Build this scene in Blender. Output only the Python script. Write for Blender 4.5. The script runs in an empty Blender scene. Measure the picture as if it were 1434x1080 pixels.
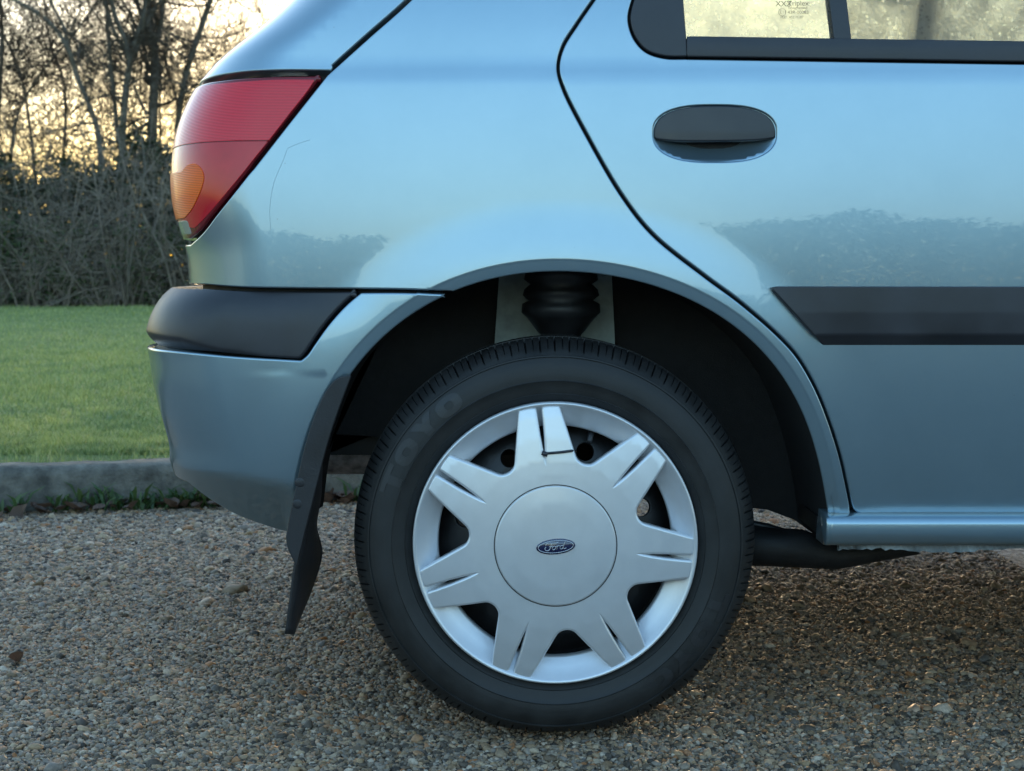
import bpy, math, random
import numpy as np
from mathutils import Vector
from mathutils.geometry import delaunay_2d_cdt

random.seed(7)
rng = np.random.default_rng(7)
R = math.radians
scene = bpy.context.scene
col = scene.collection

# ------------------------------------------------------------------ camera
F_PX, D, H, PITCH = 2072.0, 2.045, 0.661, R(4.416)
cam_d = bpy.data.cameras.new('camera')
cam = bpy.data.objects.new('camera', cam_d)
col.objects.link(cam)
cam.location = (0, -D, H)
cam.rotation_euler = (R(90) - PITCH, 0, 0)
cam_d.sensor_fit = 'HORIZONTAL'
cam_d.sensor_width = 36
cam_d.lens = 36 * F_PX / 1434
cam_d.clip_start, cam_d.clip_end = 0.05, 2000
cam_d.dof.use_dof = True
cam_d.dof.focus_distance = 2.06
cam_d.dof.aperture_fstop = 13
scene.camera = cam

# ------------------------------------------------------------------ sky, sun, exposure
SUN_EL, SUN_AZ = R(4.6), R(5)          # azimuth from +Y, negative = left
world = bpy.data.worlds.new('World')
scene.world = world
world.use_nodes = True
wn, wl = world.node_tree.nodes, world.node_tree.links
sky = wn.new('ShaderNodeTexSky')
sky.sky_type = 'NISHITA'
sky.sun_disc = False
sky.sun_elevation = SUN_EL
sky.sun_rotation = SUN_AZ
sky.altitude = 50
sky.air_density = 1.0
sky.dust_density = 1.5
sky.ozone_density = 2.0
gam = wn.new('ShaderNodeGamma'); gam.inputs[1].default_value = 0.72       # tone compression: less contrast across the sky
hsv = wn.new('ShaderNodeHueSaturation'); hsv.inputs['Saturation'].default_value = 1.2
wl.new(sky.outputs[0], gam.inputs[0]); wl.new(gam.outputs[0], hsv.inputs['Color']); wl.new(hsv.outputs[0], wn['Background'].inputs[0])
wn['Background'].inputs[1].default_value = 0.15
sun_d = bpy.data.lights.new('sun', 'SUN')
sun_d.energy = 1.0
sun_d.angle = R(0.6)
sun_d.color = (1.0, 0.72, 0.42)
sun = bpy.data.objects.new('sun', sun_d)
col.objects.link(sun)
sdir = Vector((math.sin(SUN_AZ) * math.cos(SUN_EL), math.cos(SUN_AZ) * math.cos(SUN_EL), math.sin(SUN_EL)))
sun.rotation_euler = (-sdir).to_track_quat('-Z', 'Y').to_euler()
scene.view_settings.view_transform = 'Standard'
scene.view_settings.look = 'None'
scene.view_settings.exposure = 2.95
scene.view_settings.gamma = 1.0
scene.render.engine = 'CYCLES'
scene.cycles.max_bounces = 10
scene.cycles.transparent_max_bounces = 24
scene.cycles.use_denoising = True

# ------------------------------------------------------------------ pinhole maths: where a point of the photograph lies at a given depth
CP, SP = math.cos(PITCH), math.sin(PITCH)
def unproj(px, py, Y):
    px, py, Y = np.asarray(px, float), np.asarray(py, float), np.asarray(Y, float)
    d = Y + D
    s = d * np.tan(np.arctan((py - 540) / F_PX) + PITCH)
    zc = d * CP + s * SP
    return (px - 717) / F_PX * zc, H - s
def U(px, py, Y=0.0):
    x, z = unproj(px, py, Y)
    return Vector((float(x), float(Y), float(z)))
def proj(P):
    s = H - P[..., 2]; d = P[..., 1] + D
    zc = d * CP + s * SP
    return 717 + F_PX * P[..., 0] / zc, 540 + F_PX * (s * CP - d * SP) / zc

# ------------------------------------------------------------------ materials
MATS = {}
def nodemat(name):
    m = bpy.data.materials.new(name); m.use_nodes = True
    MATS[name] = m
    nt = m.node_tree
    return m, nt, nt.nodes['Principled BSDF']
def setp(b, **k):
    names = dict(base='Base Color', rough='Roughness', metal='Metallic', spec='Specular IOR Level', coat='Coat Weight',
                 coatr='Coat Roughness', trans='Transmission Weight', ior='IOR', alpha='Alpha', sheen='Sheen Weight',
                 sss='Subsurface Weight')
    for q, v in k.items():
        b.inputs[names[q]].default_value = (*v, 1) if isinstance(v, tuple) else v
def noise(nt, scale, detail=4, rough=0.6, coord='Object', stretch=None):
    tc = nt.nodes.new('ShaderNodeTexCoord')
    n = nt.nodes.new('ShaderNodeTexNoise')
    n.inputs['Scale'].default_value = scale
    n.inputs['Detail'].default_value = detail
    n.inputs['Roughness'].default_value = rough
    if stretch:
        mp = nt.nodes.new('ShaderNodeMapping'); mp.inputs['Scale'].default_value = stretch
        nt.links.new(tc.outputs[coord], mp.inputs[0]); nt.links.new(mp.outputs[0], n.inputs['Vector'])
    else:
        nt.links.new(tc.outputs[coord], n.inputs['Vector'])
    return n
def ramp(nt, src, stops):
    r = nt.nodes.new('ShaderNodeValToRGB')
    e = r.color_ramp.elements
    while len(e) < len(stops): e.new(0.5)
    for el, (p, c) in zip(e, stops):
        el.position = p; el.color = (*c, 1) if len(c) == 3 else c
    nt.links.new(src, r.inputs[0])
    return r
def bump(nt, b, src, strength, dist=0.002):
    bp = nt.nodes.new('ShaderNodeBump')
    bp.inputs['Strength'].default_value = strength
    bp.inputs['Distance'].default_value = dist
    nt.links.new(src, bp.inputs['Height']); nt.links.new(bp.outputs[0], b.inputs['Normal'])
def simple(name, base, rough, var=0.15, scale=40, *a_, rv=1.0, **k_):
    return _simple(name, base, rough, var, scale, *a_, rv=rv, **k_)
def _simple(name, base, rough, var=0.15, scale=40, bmp=0.0, bscale=None, bdist=0.001, rv=1.0, **k):
    m, nt, b = nodemat(name)
    setp(b, base=base, rough=rough, **k)
    n = noise(nt, scale)
    r = ramp(nt, n.outputs[0], [(0.3, tuple(c * (1 - var) for c in base)), (0.7, tuple(min(1, c * (1 + var)) for c in base))])
    nt.links.new(r.outputs[0], b.inputs['Base Color'])
    rr = ramp(nt, n.outputs[0], [(0.3, (max(0, rough - .06 * rv),) * 3), (0.75, (min(1, rough + .07 * rv),) * 3)])
    nt.links.new(rr.outputs[0], b.inputs['Roughness'])
    if bmp:
        n2 = noise(nt, bscale or scale * 6, 3)
        bump(nt, b, n2.outputs[0], bmp, bdist)
    return m

# metallic blue-green paint under a clear coat, a trace of dust
m, nt, b = nodemat('paint')
setp(b, base=(0.16, 0.33, 0.40), rough=0.30, metal=0.80, coat=1.0, coatr=0.012)
b.inputs['Coat IOR'].default_value = 1.58
n = noise(nt, 9, 6, 0.65)
r = ramp(nt, n.outputs[0], [(0.3, (0.252, 0.358, 0.426)), (0.7, (0.272, 0.379, 0.448))]); nt.links.new(r.outputs[0], b.inputs['Base Color'])
n3 = noise(nt, 14, 8, 0.75)
r3 = ramp(nt, n3.outputs[0], [(0.45, (0.008,) * 3), (0.85, (0.035,) * 3)]); nt.links.new(r3.outputs[0], b.inputs['Coat Roughness'])
nt = MATS['paint'].node_tree; b = nt.nodes['Principled BSDF']
v = nt.nodes.new('ShaderNodeTexVoronoi'); v.inputs['Scale'].default_value = 34                     # specks of road dirt
tc = nt.nodes.new('ShaderNodeTexCoord'); nt.links.new(tc.outputs['Object'], v.inputs['Vector'])
sr = ramp(nt, v.outputs['Distance'], [(0.018, (1, 1, 1)), (0.045, (0, 0, 0))])
nm = noise(nt, 5, 4); nr_ = ramp(nt, nm.outputs[0], [(0.5, (0, 0, 0)), (0.66, (0.5, 0.5, 0.5))])
mm = nt.nodes.new('ShaderNodeMath'); mm.operation = 'MULTIPLY'; nt.links.new(sr.outputs[0], mm.inputs[0]); nt.links.new(nr_.outputs[0], mm.inputs[1])
mxp = nt.nodes.new('ShaderNodeMixRGB'); mxp.inputs[2].default_value = (0.16, 0.15, 0.13, 1)
src = b.inputs['Base Color'].links[0].from_socket
nt.links.new(mm.outputs[0], mxp.inputs[0]); nt.links.new(src, mxp.inputs[1]); nt.links.new(mxp.outputs[0], b.inputs['Base Color'])
simple('black_plastic', (0.026, 0.026, 0.032), 0.42, 0.28, 11, 0.25, 1100, 0.0004)
simple('flap_rubber', (0.017, 0.017, 0.020), 0.5, 0.4, 20, 0.3, 300, 0.001)
simple('black_trim', (0.024, 0.025, 0.032), 0.33, 0.1, 25, 0.05, 1500, 0.0002)
simple('tyre_rubber', (0.0145, 0.0142, 0.0145), 0.60, 0.5, 16, 0.3, 420, 0.0007)
simple('tyre_letter', (0.0215, 0.0215, 0.0235), 0.5, 0.2, 30)
simple('silver_paint', (0.66, 0.67, 0.70), 0.34, 0.035, 30, 0.05, 2200, 0.0001, rv=0.25, metal=0.5, coat=0.3)
simple('steel_dark', (0.018, 0.018, 0.02), 0.45, 0.4, 30, 0.1)
simple('liner', (0.020, 0.019, 0.020), 0.85, 0.3, 60, 0.5, 700, 0.001)
simple('underbody', (0.012, 0.012, 0.013), 0.6, 0.5, 30, 0.3, 120, 0.002)
simple('inner_primer', (0.36, 0.42, 0.40), 0.6, 0.35, 18, 0.2, 90, 0.001)
simple('gap_shade', (0.01, 0.012, 0.015), 0.7)  # near-black, stands in for the shade inside the panel gaps
simple('galvanised', (0.20, 0.20, 0.22), 0.5, 0.75, 38, 0.4, 120, 0.002, metal=0.4)
simple('flange', (0.20, 0.22, 0.23), 0.6, 0.7, 26, 0.6, 60, 0.003)
simple('seat_cloth', (0.10, 0.10, 0.11), 0.9, 0.3, 90)
simple('beige_trim', (0.45, 0.40, 0.28), 0.8, 0.1, 20)
simple('emblem_blue', (0.006, 0.012, 0.06), 0.2, 0.05, coat=1.0, coatr=0.03)
simple('emblem_silver', (0.62, 0.63, 0.66), 0.28, 0.03, metal=0.9)
simple('print_black', (0.02, 0.02, 0.02), 0.5)
# lamp lenses: coloured plastic with moulded ribs and a polished face
def lens(name, base, ribs, rough=0.25):
    m, nt, b = nodemat(name)
    setp(b, base=base, rough=rough, coat=1.0, coatr=0.015, spec=0.15)
    b.inputs['Coat IOR'].default_value = 1.42
    if ribs:
        tc = nt.nodes.new('ShaderNodeTexCoord'); w = nt.nodes.new('ShaderNodeTexWave')
        w.bands_direction = 'Z'; w.inputs['Scale'].default_value = ribs
        nt.links.new(tc.outputs['Object'], w.inputs['Vector'])
        c = ramp(nt, w.outputs[0], [(0.0, tuple(x * 0.72 for x in base)), (1.0, tuple(min(1, x * 1.15) for x in base))])
        nt.links.new(c.outputs[0], b.inputs['Base Color'])
        bump(nt, b, w.outputs[0], 0.35, 0.001)
    else:
        n = noise(nt, 25, 3)
        c = ramp(nt, n.outputs[0], [(0.3, tuple(x * 0.9 for x in base)), (0.7, tuple(min(1, x * 1.1) for x in base))])
        nt.links.new(c.outputs[0], b.inputs['Base Color'])
    return m
lens('lens_red', (0.56, 0.008, 0.022), 0)
lens('lens_red_ribbed', (0.78, 0.016, 0.036), 150, 0.3)
lens('lens_red_dark', (0.16, 0.004, 0.010), 0)
lens('lens_amber', (0.88, 0.115, 0.002), 130, 0.3).node_tree.nodes['Principled BSDF'].inputs['Coat Weight'].default_value = 0.35
lens('lens_clear', (0.32, 0.30, 0.28), 0)
# side glass, misted with condensation
def glassmat(name, fog_lo, fog_hi, seed):
    m = bpy.data.materials.new(name); m.use_nodes = True; MATS[name] = m
    nt = m.node_tree; nt.nodes.clear(); N = nt.nodes.new; L = nt.links.new
    out = N('ShaderNodeOutputMaterial')
    tr = N('ShaderNodeBsdfTransparent'); tr.inputs[0].default_value = (0.86, 0.93, 0.88, 1)
    tl = N('ShaderNodeBsdfTranslucent'); tl.inputs[0].default_value = (0.88, 0.92, 0.86, 1)
    gl = N('ShaderNodeBsdfGlossy'); gl.inputs['Roughness'].default_value = 0.02
    n = noise(nt, 9 + seed, 8, 0.7)
    v = N('ShaderNodeTexVoronoi'); v.inputs['Scale'].default_value = 120
    tc = N('ShaderNodeTexCoord'); L(tc.outputs['Object'], v.inputs['Vector'])
    rv = ramp(nt, v.outputs[0], [(0.12, (0.65,) * 3), (0.35, (1,) * 3)])
    rn = ramp(nt, n.outputs[0], [(0.35, (fog_lo,) * 3), (0.65, (fog_hi,) * 3)])
    mu = N('ShaderNodeMath'); mu.operation = 'MULTIPLY'; L(rv.outputs[0], mu.inputs[0]); L(rn.outputs[0], mu.inputs[1])
    mx = N('ShaderNodeMixShader'); L(mu.outputs[0], mx.inputs[0]); L(tr.outputs[0], mx.inputs[1]); L(tl.outputs[0], mx.inputs[2])
    fr = N('ShaderNodeFresnel'); fr.inputs[0].default_value = 1.35
    mx2 = N('ShaderNodeMixShader'); L(fr.outputs[0], mx2.inputs[0]); L(mx.outputs[0], mx2.inputs[1]); L(gl.outputs[0], mx2.inputs[2])
    L(mx2.outputs[0], out.inputs[0])
    return m
glassmat('glass_near', 0.12, 0.45, 0)
glassmat('glass_misted', 0.45, 0.95, 2)
glassmat('glass_far', 0.75, 1.0, 3)

# ------------------------------------------------------------------ object helpers
def tag(o, label=None, cat=None, group=None, kind=None):
    if label: o['label'] = label
    if cat: o['category'] = cat
    if group: o['group'] = group
    if kind: o['kind'] = kind
    return o
def empty(name, loc=(0, 0, 0)):
    o = bpy.data.objects.new(name, None); col.objects.link(o); o.location = loc
    o.empty_display_size = 0.1
    return o
def mesh_obj(name, verts, faces, mat, parent=None, normals=None, smooth=True):
    me = bpy.data.meshes.new(name)
    verts = np.asarray(verts, dtype=float)
    me.from_pydata(verts.tolist() if len(verts) < 400000 else verts, [], faces if isinstance(faces, list) else faces.tolist())
    me.materials.append(MATS[mat] if isinstance(mat, str) else mat)
    if smooth:
        me.polygons.foreach_set('use_smooth', [True] * len(me.polygons))
    me.update()
    if normals is not None:
        me.normals_split_custom_set_from_vertices(np.asarray(normals, dtype=float).tolist())
    o = bpy.data.objects.new(name, me); col.objects.link(o)
    if parent is not None:
        o.parent = parent
        o.location = -np.array(parent.matrix_world.translation) if False else (0, 0, 0)
    return o
def fast_mesh(name, verts, faces, mat, parent=None, smooth=False):
    """verts (n,3) and faces (m,k) as arrays, for large meshes"""
    me = bpy.data.meshes.new(name)
    verts = np.ascontiguousarray(verts, dtype=np.float32); faces = np.ascontiguousarray(faces, dtype=np.int32)
    k = faces.shape[1]
    me.vertices.add(len(verts)); me.vertices.foreach_set('co', verts.ravel())
    me.loops.add(faces.size); me.loops.foreach_set('vertex_index', faces.ravel())
    me.polygons.add(len(faces))
    me.polygons.foreach_set('loop_start', np.arange(0, faces.size, k, dtype=np.int32))
    me.polygons.foreach_set('loop_total', np.full(len(faces), k, dtype=np.int32))
    if smooth: me.polygons.foreach_set('use_smooth', np.ones(len(faces), dtype=bool))
    me.update(calc_edges=True); me.validate()
    me.materials.append(MATS[mat] if isinstance(mat, str) else mat)
    o = bpy.data.objects.new(name, me); col.objects.link(o)
    if parent is not None: o.parent = parent
    return o
def box_geo(x0, x1, y0, y1, z0, z1):
    v = [(x0, y0, z0), (x1, y0, z0), (x1, y1, z0), (x0, y1, z0), (x0, y0, z1), (x1, y0, z1), (x1, y1, z1), (x0, y1, z1)]
    f = [(0, 3, 2, 1), (4, 5, 6, 7), (0, 1, 5, 4), (1, 2, 6, 5), (2, 3, 7, 6), (3, 0, 4, 7)]
    return v, f
def bevel(o, w, seg=2):
    md = o.modifiers.new('bevel', 'BEVEL'); md.width = w; md.segments = seg; md.limit_method = 'ANGLE'; md.harden_normals = False
    return o
class Tubes:
    def __init__(self): self.v = []; self.f = []
    def add(self, pts, radii, n=5, cap=True):
        pts = [np.asarray(p, float) for p in pts]
        m = len(pts); base = len(self.v)
        t0 = pts[1] - pts[0]; t0 = t0 / (np.linalg.norm(t0) + 1e-12)
        a = np.cross(t0, (0, 0, 1.0) if abs(t0[2]) < 0.9 else (1.0, 0, 0)); a /= np.linalg.norm(a)
        for i in range(m):
            t = pts[min(i + 1, m - 1)] - pts[max(i - 1, 0)]; t = t / (np.linalg.norm(t) + 1e-12)
            a = a - t * a.dot(t); a /= (np.linalg.norm(a) + 1e-12); bb = np.cross(t, a)
            for k in range(n):
                an = 2 * math.pi * k / n
                self.v.append(pts[i] + radii[i] * (math.cos(an) * a + math.sin(an) * bb))
        for i in range(m - 1):
            for k in range(n):
                k2 = (k + 1) % n
                self.f.append((base + i * n + k, base + i * n + k2, base + (i + 1) * n + k2, base + (i + 1) * n + k))
        if cap:
            self.f.append(tuple(base + k for k in range(n - 1, -1, -1)))
            self.f.append(tuple(base + (m - 1) * n + k for k in range(n)))
    def build(self, name, mat, parent=None, smooth=True):
        return mesh_obj(name, self.v, self.f, mat, parent, smooth=smooth)
def lathe(profile, nseg, axis='y', centre=(0, 0, 0)):
    """profile: (radius, along) pairs"""
    v, f = [], []
    m = len(profile)
    for k in range(nseg):
        a = 2 * math.pi * k / nseg
        for r_, t in profile:
            if axis == 'y': v.append((centre[0] + r_ * math.cos(a), centre[1] + t, centre[2] + r_ * math.sin(a)))
            elif axis == 'z': v.append((centre[0] + r_ * math.cos(a), centre[1] + r_ * math.sin(a), centre[2] + t))
            else: v.append((centre[0] + t, centre[1] + r_ * math.cos(a), centre[2] + r_ * math.sin(a)))
    for k in range(nseg):
        k2 = (k + 1) % nseg
        for i in range(m - 1):
            f.append((k * m + i, k2 * m + i, k2 * m + i + 1, k * m + i + 1) if axis != 'z' else (k * m + i, k2 * m + i, k2 * m + i + 1, k * m + i + 1))
    return v, f

# ------------------------------------------------------------------ splines and panels
def catmull(pts, step=1.0, n=12):
    P = np.asarray(pts, float)
    if len(P) == 2:
        return np.array([P[0] + (P[1] - P[0]) * t for t in np.linspace(0, 1, n)])
    Q = np.vstack([2 * P[0] - P[1], P, 2 * P[-1] - P[-2]])
    out = []
    for i in range(1, len(Q) - 2):
        p0, p1, p2, p3 = Q[i - 1], Q[i], Q[i + 1], Q[i + 2]
        def kn(a, b_): return max(np.linalg.norm(b_ - a) ** 0.5, 1e-6)
        t1 = kn(p0, p1); t2 = t1 + kn(p1, p2); t3 = t2 + kn(p2, p3)
        for t in np.linspace(t1, t2, n, endpoint=False):
            A1 = (t1 - t) / t1 * p0 + t / t1 * p1
            A2 = (t2 - t) / (t2 - t1) * p1 + (t - t1) / (t2 - t1) * p2
            A3 = (t3 - t) / (t3 - t2) * p2 + (t - t2) / (t3 - t2) * p3
            B1 = (t2 - t) / t2 * A1 + t / t2 * A2
            B2 = (t3 - t) / (t3 - t1) * A2 + (t - t1) / (t3 - t1) * A3
            out.append((t2 - t) / (t2 - t1) * B1 + (t - t1) / (t2 - t1) * B2)
    out.append(P[-1])
    return np.array(out)
def densify(poly, step):
    """closed polygon, drop duplicate points, spacing about step"""
    P = np.asarray(poly, float); out = []
    n = len(P)
    for i in range(n):
        a, b_ = P[i], P[(i + 1) % n]
        L = np.linalg.norm(b_ - a)
        if L < 1e-7: continue
        k = max(1, int(math.ceil(L / step)))
        for j in range(k): out.append(a + (b_ - a) * j / k)
    Q = np.array(out)
    keep = [Q[0]]                                            # thin out crowded points
    for q in Q[1:]:
        if np.linalg.norm(q - keep[-1]) > step * 0.22: keep.append(q)
    if np.linalg.norm(keep[-1] - keep[0]) < step * 0.22: keep.pop()
    return np.array(keep)
def area(P): return 0.5 * np.sum(P[:, 0] * np.roll(P[:, 1], -1) - np.roll(P[:, 0], -1) * P[:, 1])
def inset(P, d):
    """P counter-clockwise; move every edge inwards by d"""
    a = P - np.roll(P, 1, 0); b_ = np.roll(P, -1, 0) - P
    a /= np.linalg.norm(a, axis=1)[:, None] + 1e-12; b_ /= np.linalg.norm(b_, axis=1)[:, None] + 1e-12
    na = np.stack([-a[:, 1], a[:, 0]], 1); nb = np.stack([-b_[:, 1], b_[:, 0]], 1)
    nn = na + nb; l2 = np.maximum((nn * nn).sum(1), 0.6)
    return P + nn * (2 * d / l2)[:, None]
def inside(P, Q):
    """which rows of Q lie in polygon P"""
    x, y = Q[:, 0], Q[:, 1]; res = np.zeros(len(Q), bool)
    n = len(P)
    for i in range(n):
        x1, y1 = P[i]; x2, y2 = P[(i + 1) % n]
        if y1 == y2: continue
        c = (y1 > y) != (y2 > y)
        res ^= c & (x < (x2 - x1) * (y - y1) / (y2 - y1) + x1)
    return res
def dist_poly(P, Q, closed=True):
    """distance of rows of Q to the polyline P"""
    best = np.full(len(Q), 1e9)
    n = len(P)
    for i in range(n if closed else n - 1):
        a, b_ = P[i], P[(i + 1) % n]
        ab = b_ - a; L2 = ab.dot(ab) + 1e-18
        t = np.clip(((Q - a) @ ab) / L2, 0, 1)
        dd = Q - (a + t[:, None] * ab)
        best = np.minimum(best, (dd * dd).sum(1))
    return np.sqrt(best)
def surf_normals(S, uv):
    e = 4e-4
    du = S(uv + (e, 0)) - S(uv - (e, 0)); dv = S(uv + (0, e)) - S(uv - (0, e))
    n = np.cross(du, dv); n /= np.linalg.norm(n, axis=1)[:, None] + 1e-15
    return n                                                  # du x dv = (+x) x (+z) = -y : outwards
def to_uv(S, px, guess_y=0.0):
    """photograph points -> parameters of surface S (Newton)"""
    px = np.asarray(px, float)
    x, z = unproj(px[:, 0], px[:, 1], guess_y)
    uv = np.stack([x, z], 1)
    for it in range(40):
        def f(q):
            a, b_ = proj(S(q)); return np.stack([a, b_], 1)
        e = 1e-4
        r0 = f(uv) - px
        ju = (f(uv + (e, 0)) - f(uv - (e, 0))) / (2 * e); jv = (f(uv + (0, e)) - f(uv - (0, e))) / (2 * e)
        det = ju[:, 0] * jv[:, 1] - ju[:, 1] * jv[:, 0]
        det = np.where(np.abs(det) < 2e4, np.sign(det) * 2e4 + (det == 0) * 2e4, det)
        du = (r0[:, 0] * jv[:, 1] - r0[:, 1] * jv[:, 0]) / det
        dv = (ju[:, 0] * r0[:, 1] - ju[:, 1] * r0[:, 0]) / det
        st = np.stack([du, dv], 1)
        st *= np.minimum(1, 0.03 / (np.linalg.norm(st, axis=1) + 1e-12))[:, None]
        uv = uv - st
    return uv
def outline(S, parts, guess_y=0.0):
    """parts: ('c', photo points) splined, ('u', u) = go sideways to parameter u at the last height"""
    out = []
    for kind, val in parts:
        if kind == 'c': out += list(to_uv(S, catmull(val), guess_y))
        elif kind == 'l': out += list(to_uv(S, np.array(val, float), guess_y))
        elif kind == 'u': out.append(np.array([val, out[-1][1]]))
        elif kind == 'p': out += list(np.asarray(val))
        elif kind == 'uv': out.append(np.array(val, float))
    return np.array(out)
def panel(name, S, poly, mat, parent, gap=0.0, spacing=0.012, step=0.006, fillet=0.0025, depth=0.012, holes=(), hole_depth=None, rows=3, extra=None):
    """a sheet-metal panel on surface S, trimmed to poly, with rolled edges"""
    P = densify(poly, step)
    if area(P) < 0: P = P[::-1].copy()
    if gap + fillet > 0: P = inset(P, gap + fillet)
    P = densify(P, step)
    loops = [P]
    for hp in holes:
        q = densify(hp, min(step, 0.0025))
        if area(q) > 0: q = q[::-1].copy()
        loops.append(inset(q, fillet))
    lo, hi = P.min(0), P.max(0)
    gx = np.arange(lo[0], hi[0], spacing); gy = np.arange(lo[1], hi[1], spacing)
    G = np.stack(np.meshgrid(gx, gy, indexing='ij'), -1).reshape(-1, 2) + (spacing * .31, spacing * .27)
    G = G[inside(P, G)]
    for q in loops[1:]: G = G[~inside(q, G)]
    for q in loops: G = G[dist_poly(q, G) > spacing * 0.55]
    if extra is not None:
        ex_ = extra[inside(P, extra)]
        ex_ = ex_[dist_poly(P, ex_) > 0.0015]
        if len(ex_):
            dd_ = np.array([((G - q) ** 2).sum(1).argmin() for q in ex_[:0]]) if False else None
            keep_ = np.ones(len(G), bool)
            ad_ = arch_dist(G[:, 0], G[:, 1]); keep_ &= ~((ad_ < LIPW + 0.006) & (ad_ > -0.01))
            G = np.vstack([G[keep_], ex_])
    V = []; E = []
    for q in loops:
        b0 = len(V); V += [Vector(p) for p in q]; E += [(b0 + i, b0 + (i + 1) % len(q)) for i in range(len(q))]
    nb = len(V)
    V += [Vector(p) for p in G]
    res = delaunay_2d_cdt(V, E, [], 0, 1e-7)
    vs = np.array([(p.x, p.y) for p in res[0]]); tri = np.array(res[2])
    # map loop vertices to output indices
    omap = {}
    for oi, origs in enumerate(res[3]):
        for q in origs: omap[q] = oi
    c = vs[tri].mean(1)
    ok = inside(P, c)
    for q in loops[1:]: ok &= ~inside(q, c)
    tri = tri[ok]
    P3 = S(vs); N3 = surf_normals(S, vs)
    a = P3[tri[:, 1]] - P3[tri[:, 0]]; b_ = P3[tri[:, 2]] - P3[tri[:, 0]]
    flip = (np.cross(a, b_) * N3[tri[:, 0]]).sum(1) < 0
    tri[flip] = tri[flip][:, ::-1]
    verts = list(P3); norms = list(N3); faces = [tuple(t) for t in tri.tolist()]
    off = 0
    for li, q in enumerate(loops):
        idx = [omap[off + i] for i in range(len(q))]; off += len(q)
        p = P3[idx]; nn = N3[idx]
        tg = np.roll(p, -1, 0) - np.roll(p, 1, 0)
        t = np.cross(tg, nn); t /= np.linalg.norm(t, axis=1)[:, None] + 1e-15   # outward in the surface
        prev = idx
        dp = depth if li == 0 or hole_depth is None else hole_depth
        for j in range(1, rows + 2):
            if j <= rows:
                an = math.pi / 2 * j / rows
                row = p + t * fillet * math.sin(an) - nn * fillet * (1 - math.cos(an))
                rn = nn * math.cos(an) + t * math.sin(an)
            else:
                row = p + t * fillet - nn * (fillet + dp); rn = t
            b0 = len(verts); verts += list(row); norms += list(rn)
            cur = list(range(b0, b0 + len(q)))
            for i in range(len(q)):
                k = (i + 1) % len(q)
                faces.append((prev[k], prev[i], cur[i], cur[k]))
            prev = cur
    return mesh_obj(name, np.array(verts), faces, mat, parent, normals=np.array(norms))

def smooth01(a, b_, x):
    t = np.clip((x - a) / (b_ - a), 0, 1); return t * t * (3 - 2 * t)

# ================================================================== THE SETTING
# gravel drive
m, nt, b = nodemat('drive_base')
setp(b, rough=0.8)
v = nt.nodes.new('ShaderNodeTexVoronoi'); v.inputs['Scale'].default_value = 95
tc = nt.nodes.new('ShaderNodeTexCoord'); nt.links.new(tc.outputs['Object'], v.inputs['Vector'])
sep = nt.nodes.new('ShaderNodeSeparateColor'); nt.links.new(v.outputs['Color'], sep.inputs[0])
rc = ramp(nt, sep.outputs[0], [(0.0, (0.03, 0.028, 0.026)), (0.35, (0.10, 0.085, 0.07)), (0.7, (0.19, 0.165, 0.14)), (1.0, (0.30, 0.28, 0.26))])
nt.links.new(rc.outputs[0], b.inputs['Base Color'])
bump(nt, b, v.outputs['Distance'], 0.8, 0.006)
ground = fast_mesh('ground', [(-400, -400, -0.0135), (400, -400, -0.0135), (400, 600, -0.0135), (-400, 600, -0.0135)], np.array([(0, 1, 2, 3)]), 'drive_base')
tag(ground, 'brown gravel drive under the car', 'ground', kind='structure')

# pebbles: loose angular gravel, instanced on points
m, nt, b = nodemat('pebble')
oi = nt.nodes.new('ShaderNodeObjectInfo')
r = ramp(nt, oi.outputs['Random'], [(0.0, (0.04, 0.036, 0.034)), (0.16, (0.10, 0.085, 0.073)), (0.3, (0.20, 0.145, 0.095)), (0.42, (0.24, 0.215, 0.195)),
                                    (0.55, (0.32, 0.235, 0.15)), (0.66, (0.18, 0.17, 0.17)), (0.76, (0.42, 0.35, 0.27)), (0.86, (0.30, 0.14, 0.06)), (0.93, (0.50, 0.45, 0.40)), (1.0, (0.13, 0.12, 0.12))])
n = noise(nt, 2.2, 4, 0.6)
mx = nt.nodes.new('ShaderNodeMixRGB'); mx.blend_type = 'MULTIPLY'; mx.inputs[0].default_value = 0.8
rn = ramp(nt, n.outputs[0], [(0.3, (0.67, 0.57, 0.47)), (0.7, (1.42, 1.22, 0.98))])
nt.links.new(r.outputs[0], mx.inputs[1]); nt.links.new(rn.outputs[0], mx.inputs[2])
nt.links.new(mx.outputs[0], b.inputs['Base Color'])
setp(b, rough=0.60, spec=0.35)

# line of the kerb: runs a little obliquely behind the car
KX0, KY0, KS = -0.4755, 2.25, 0.24
def kerb_y(x): return KY0 + KS * (x - KX0)

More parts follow.
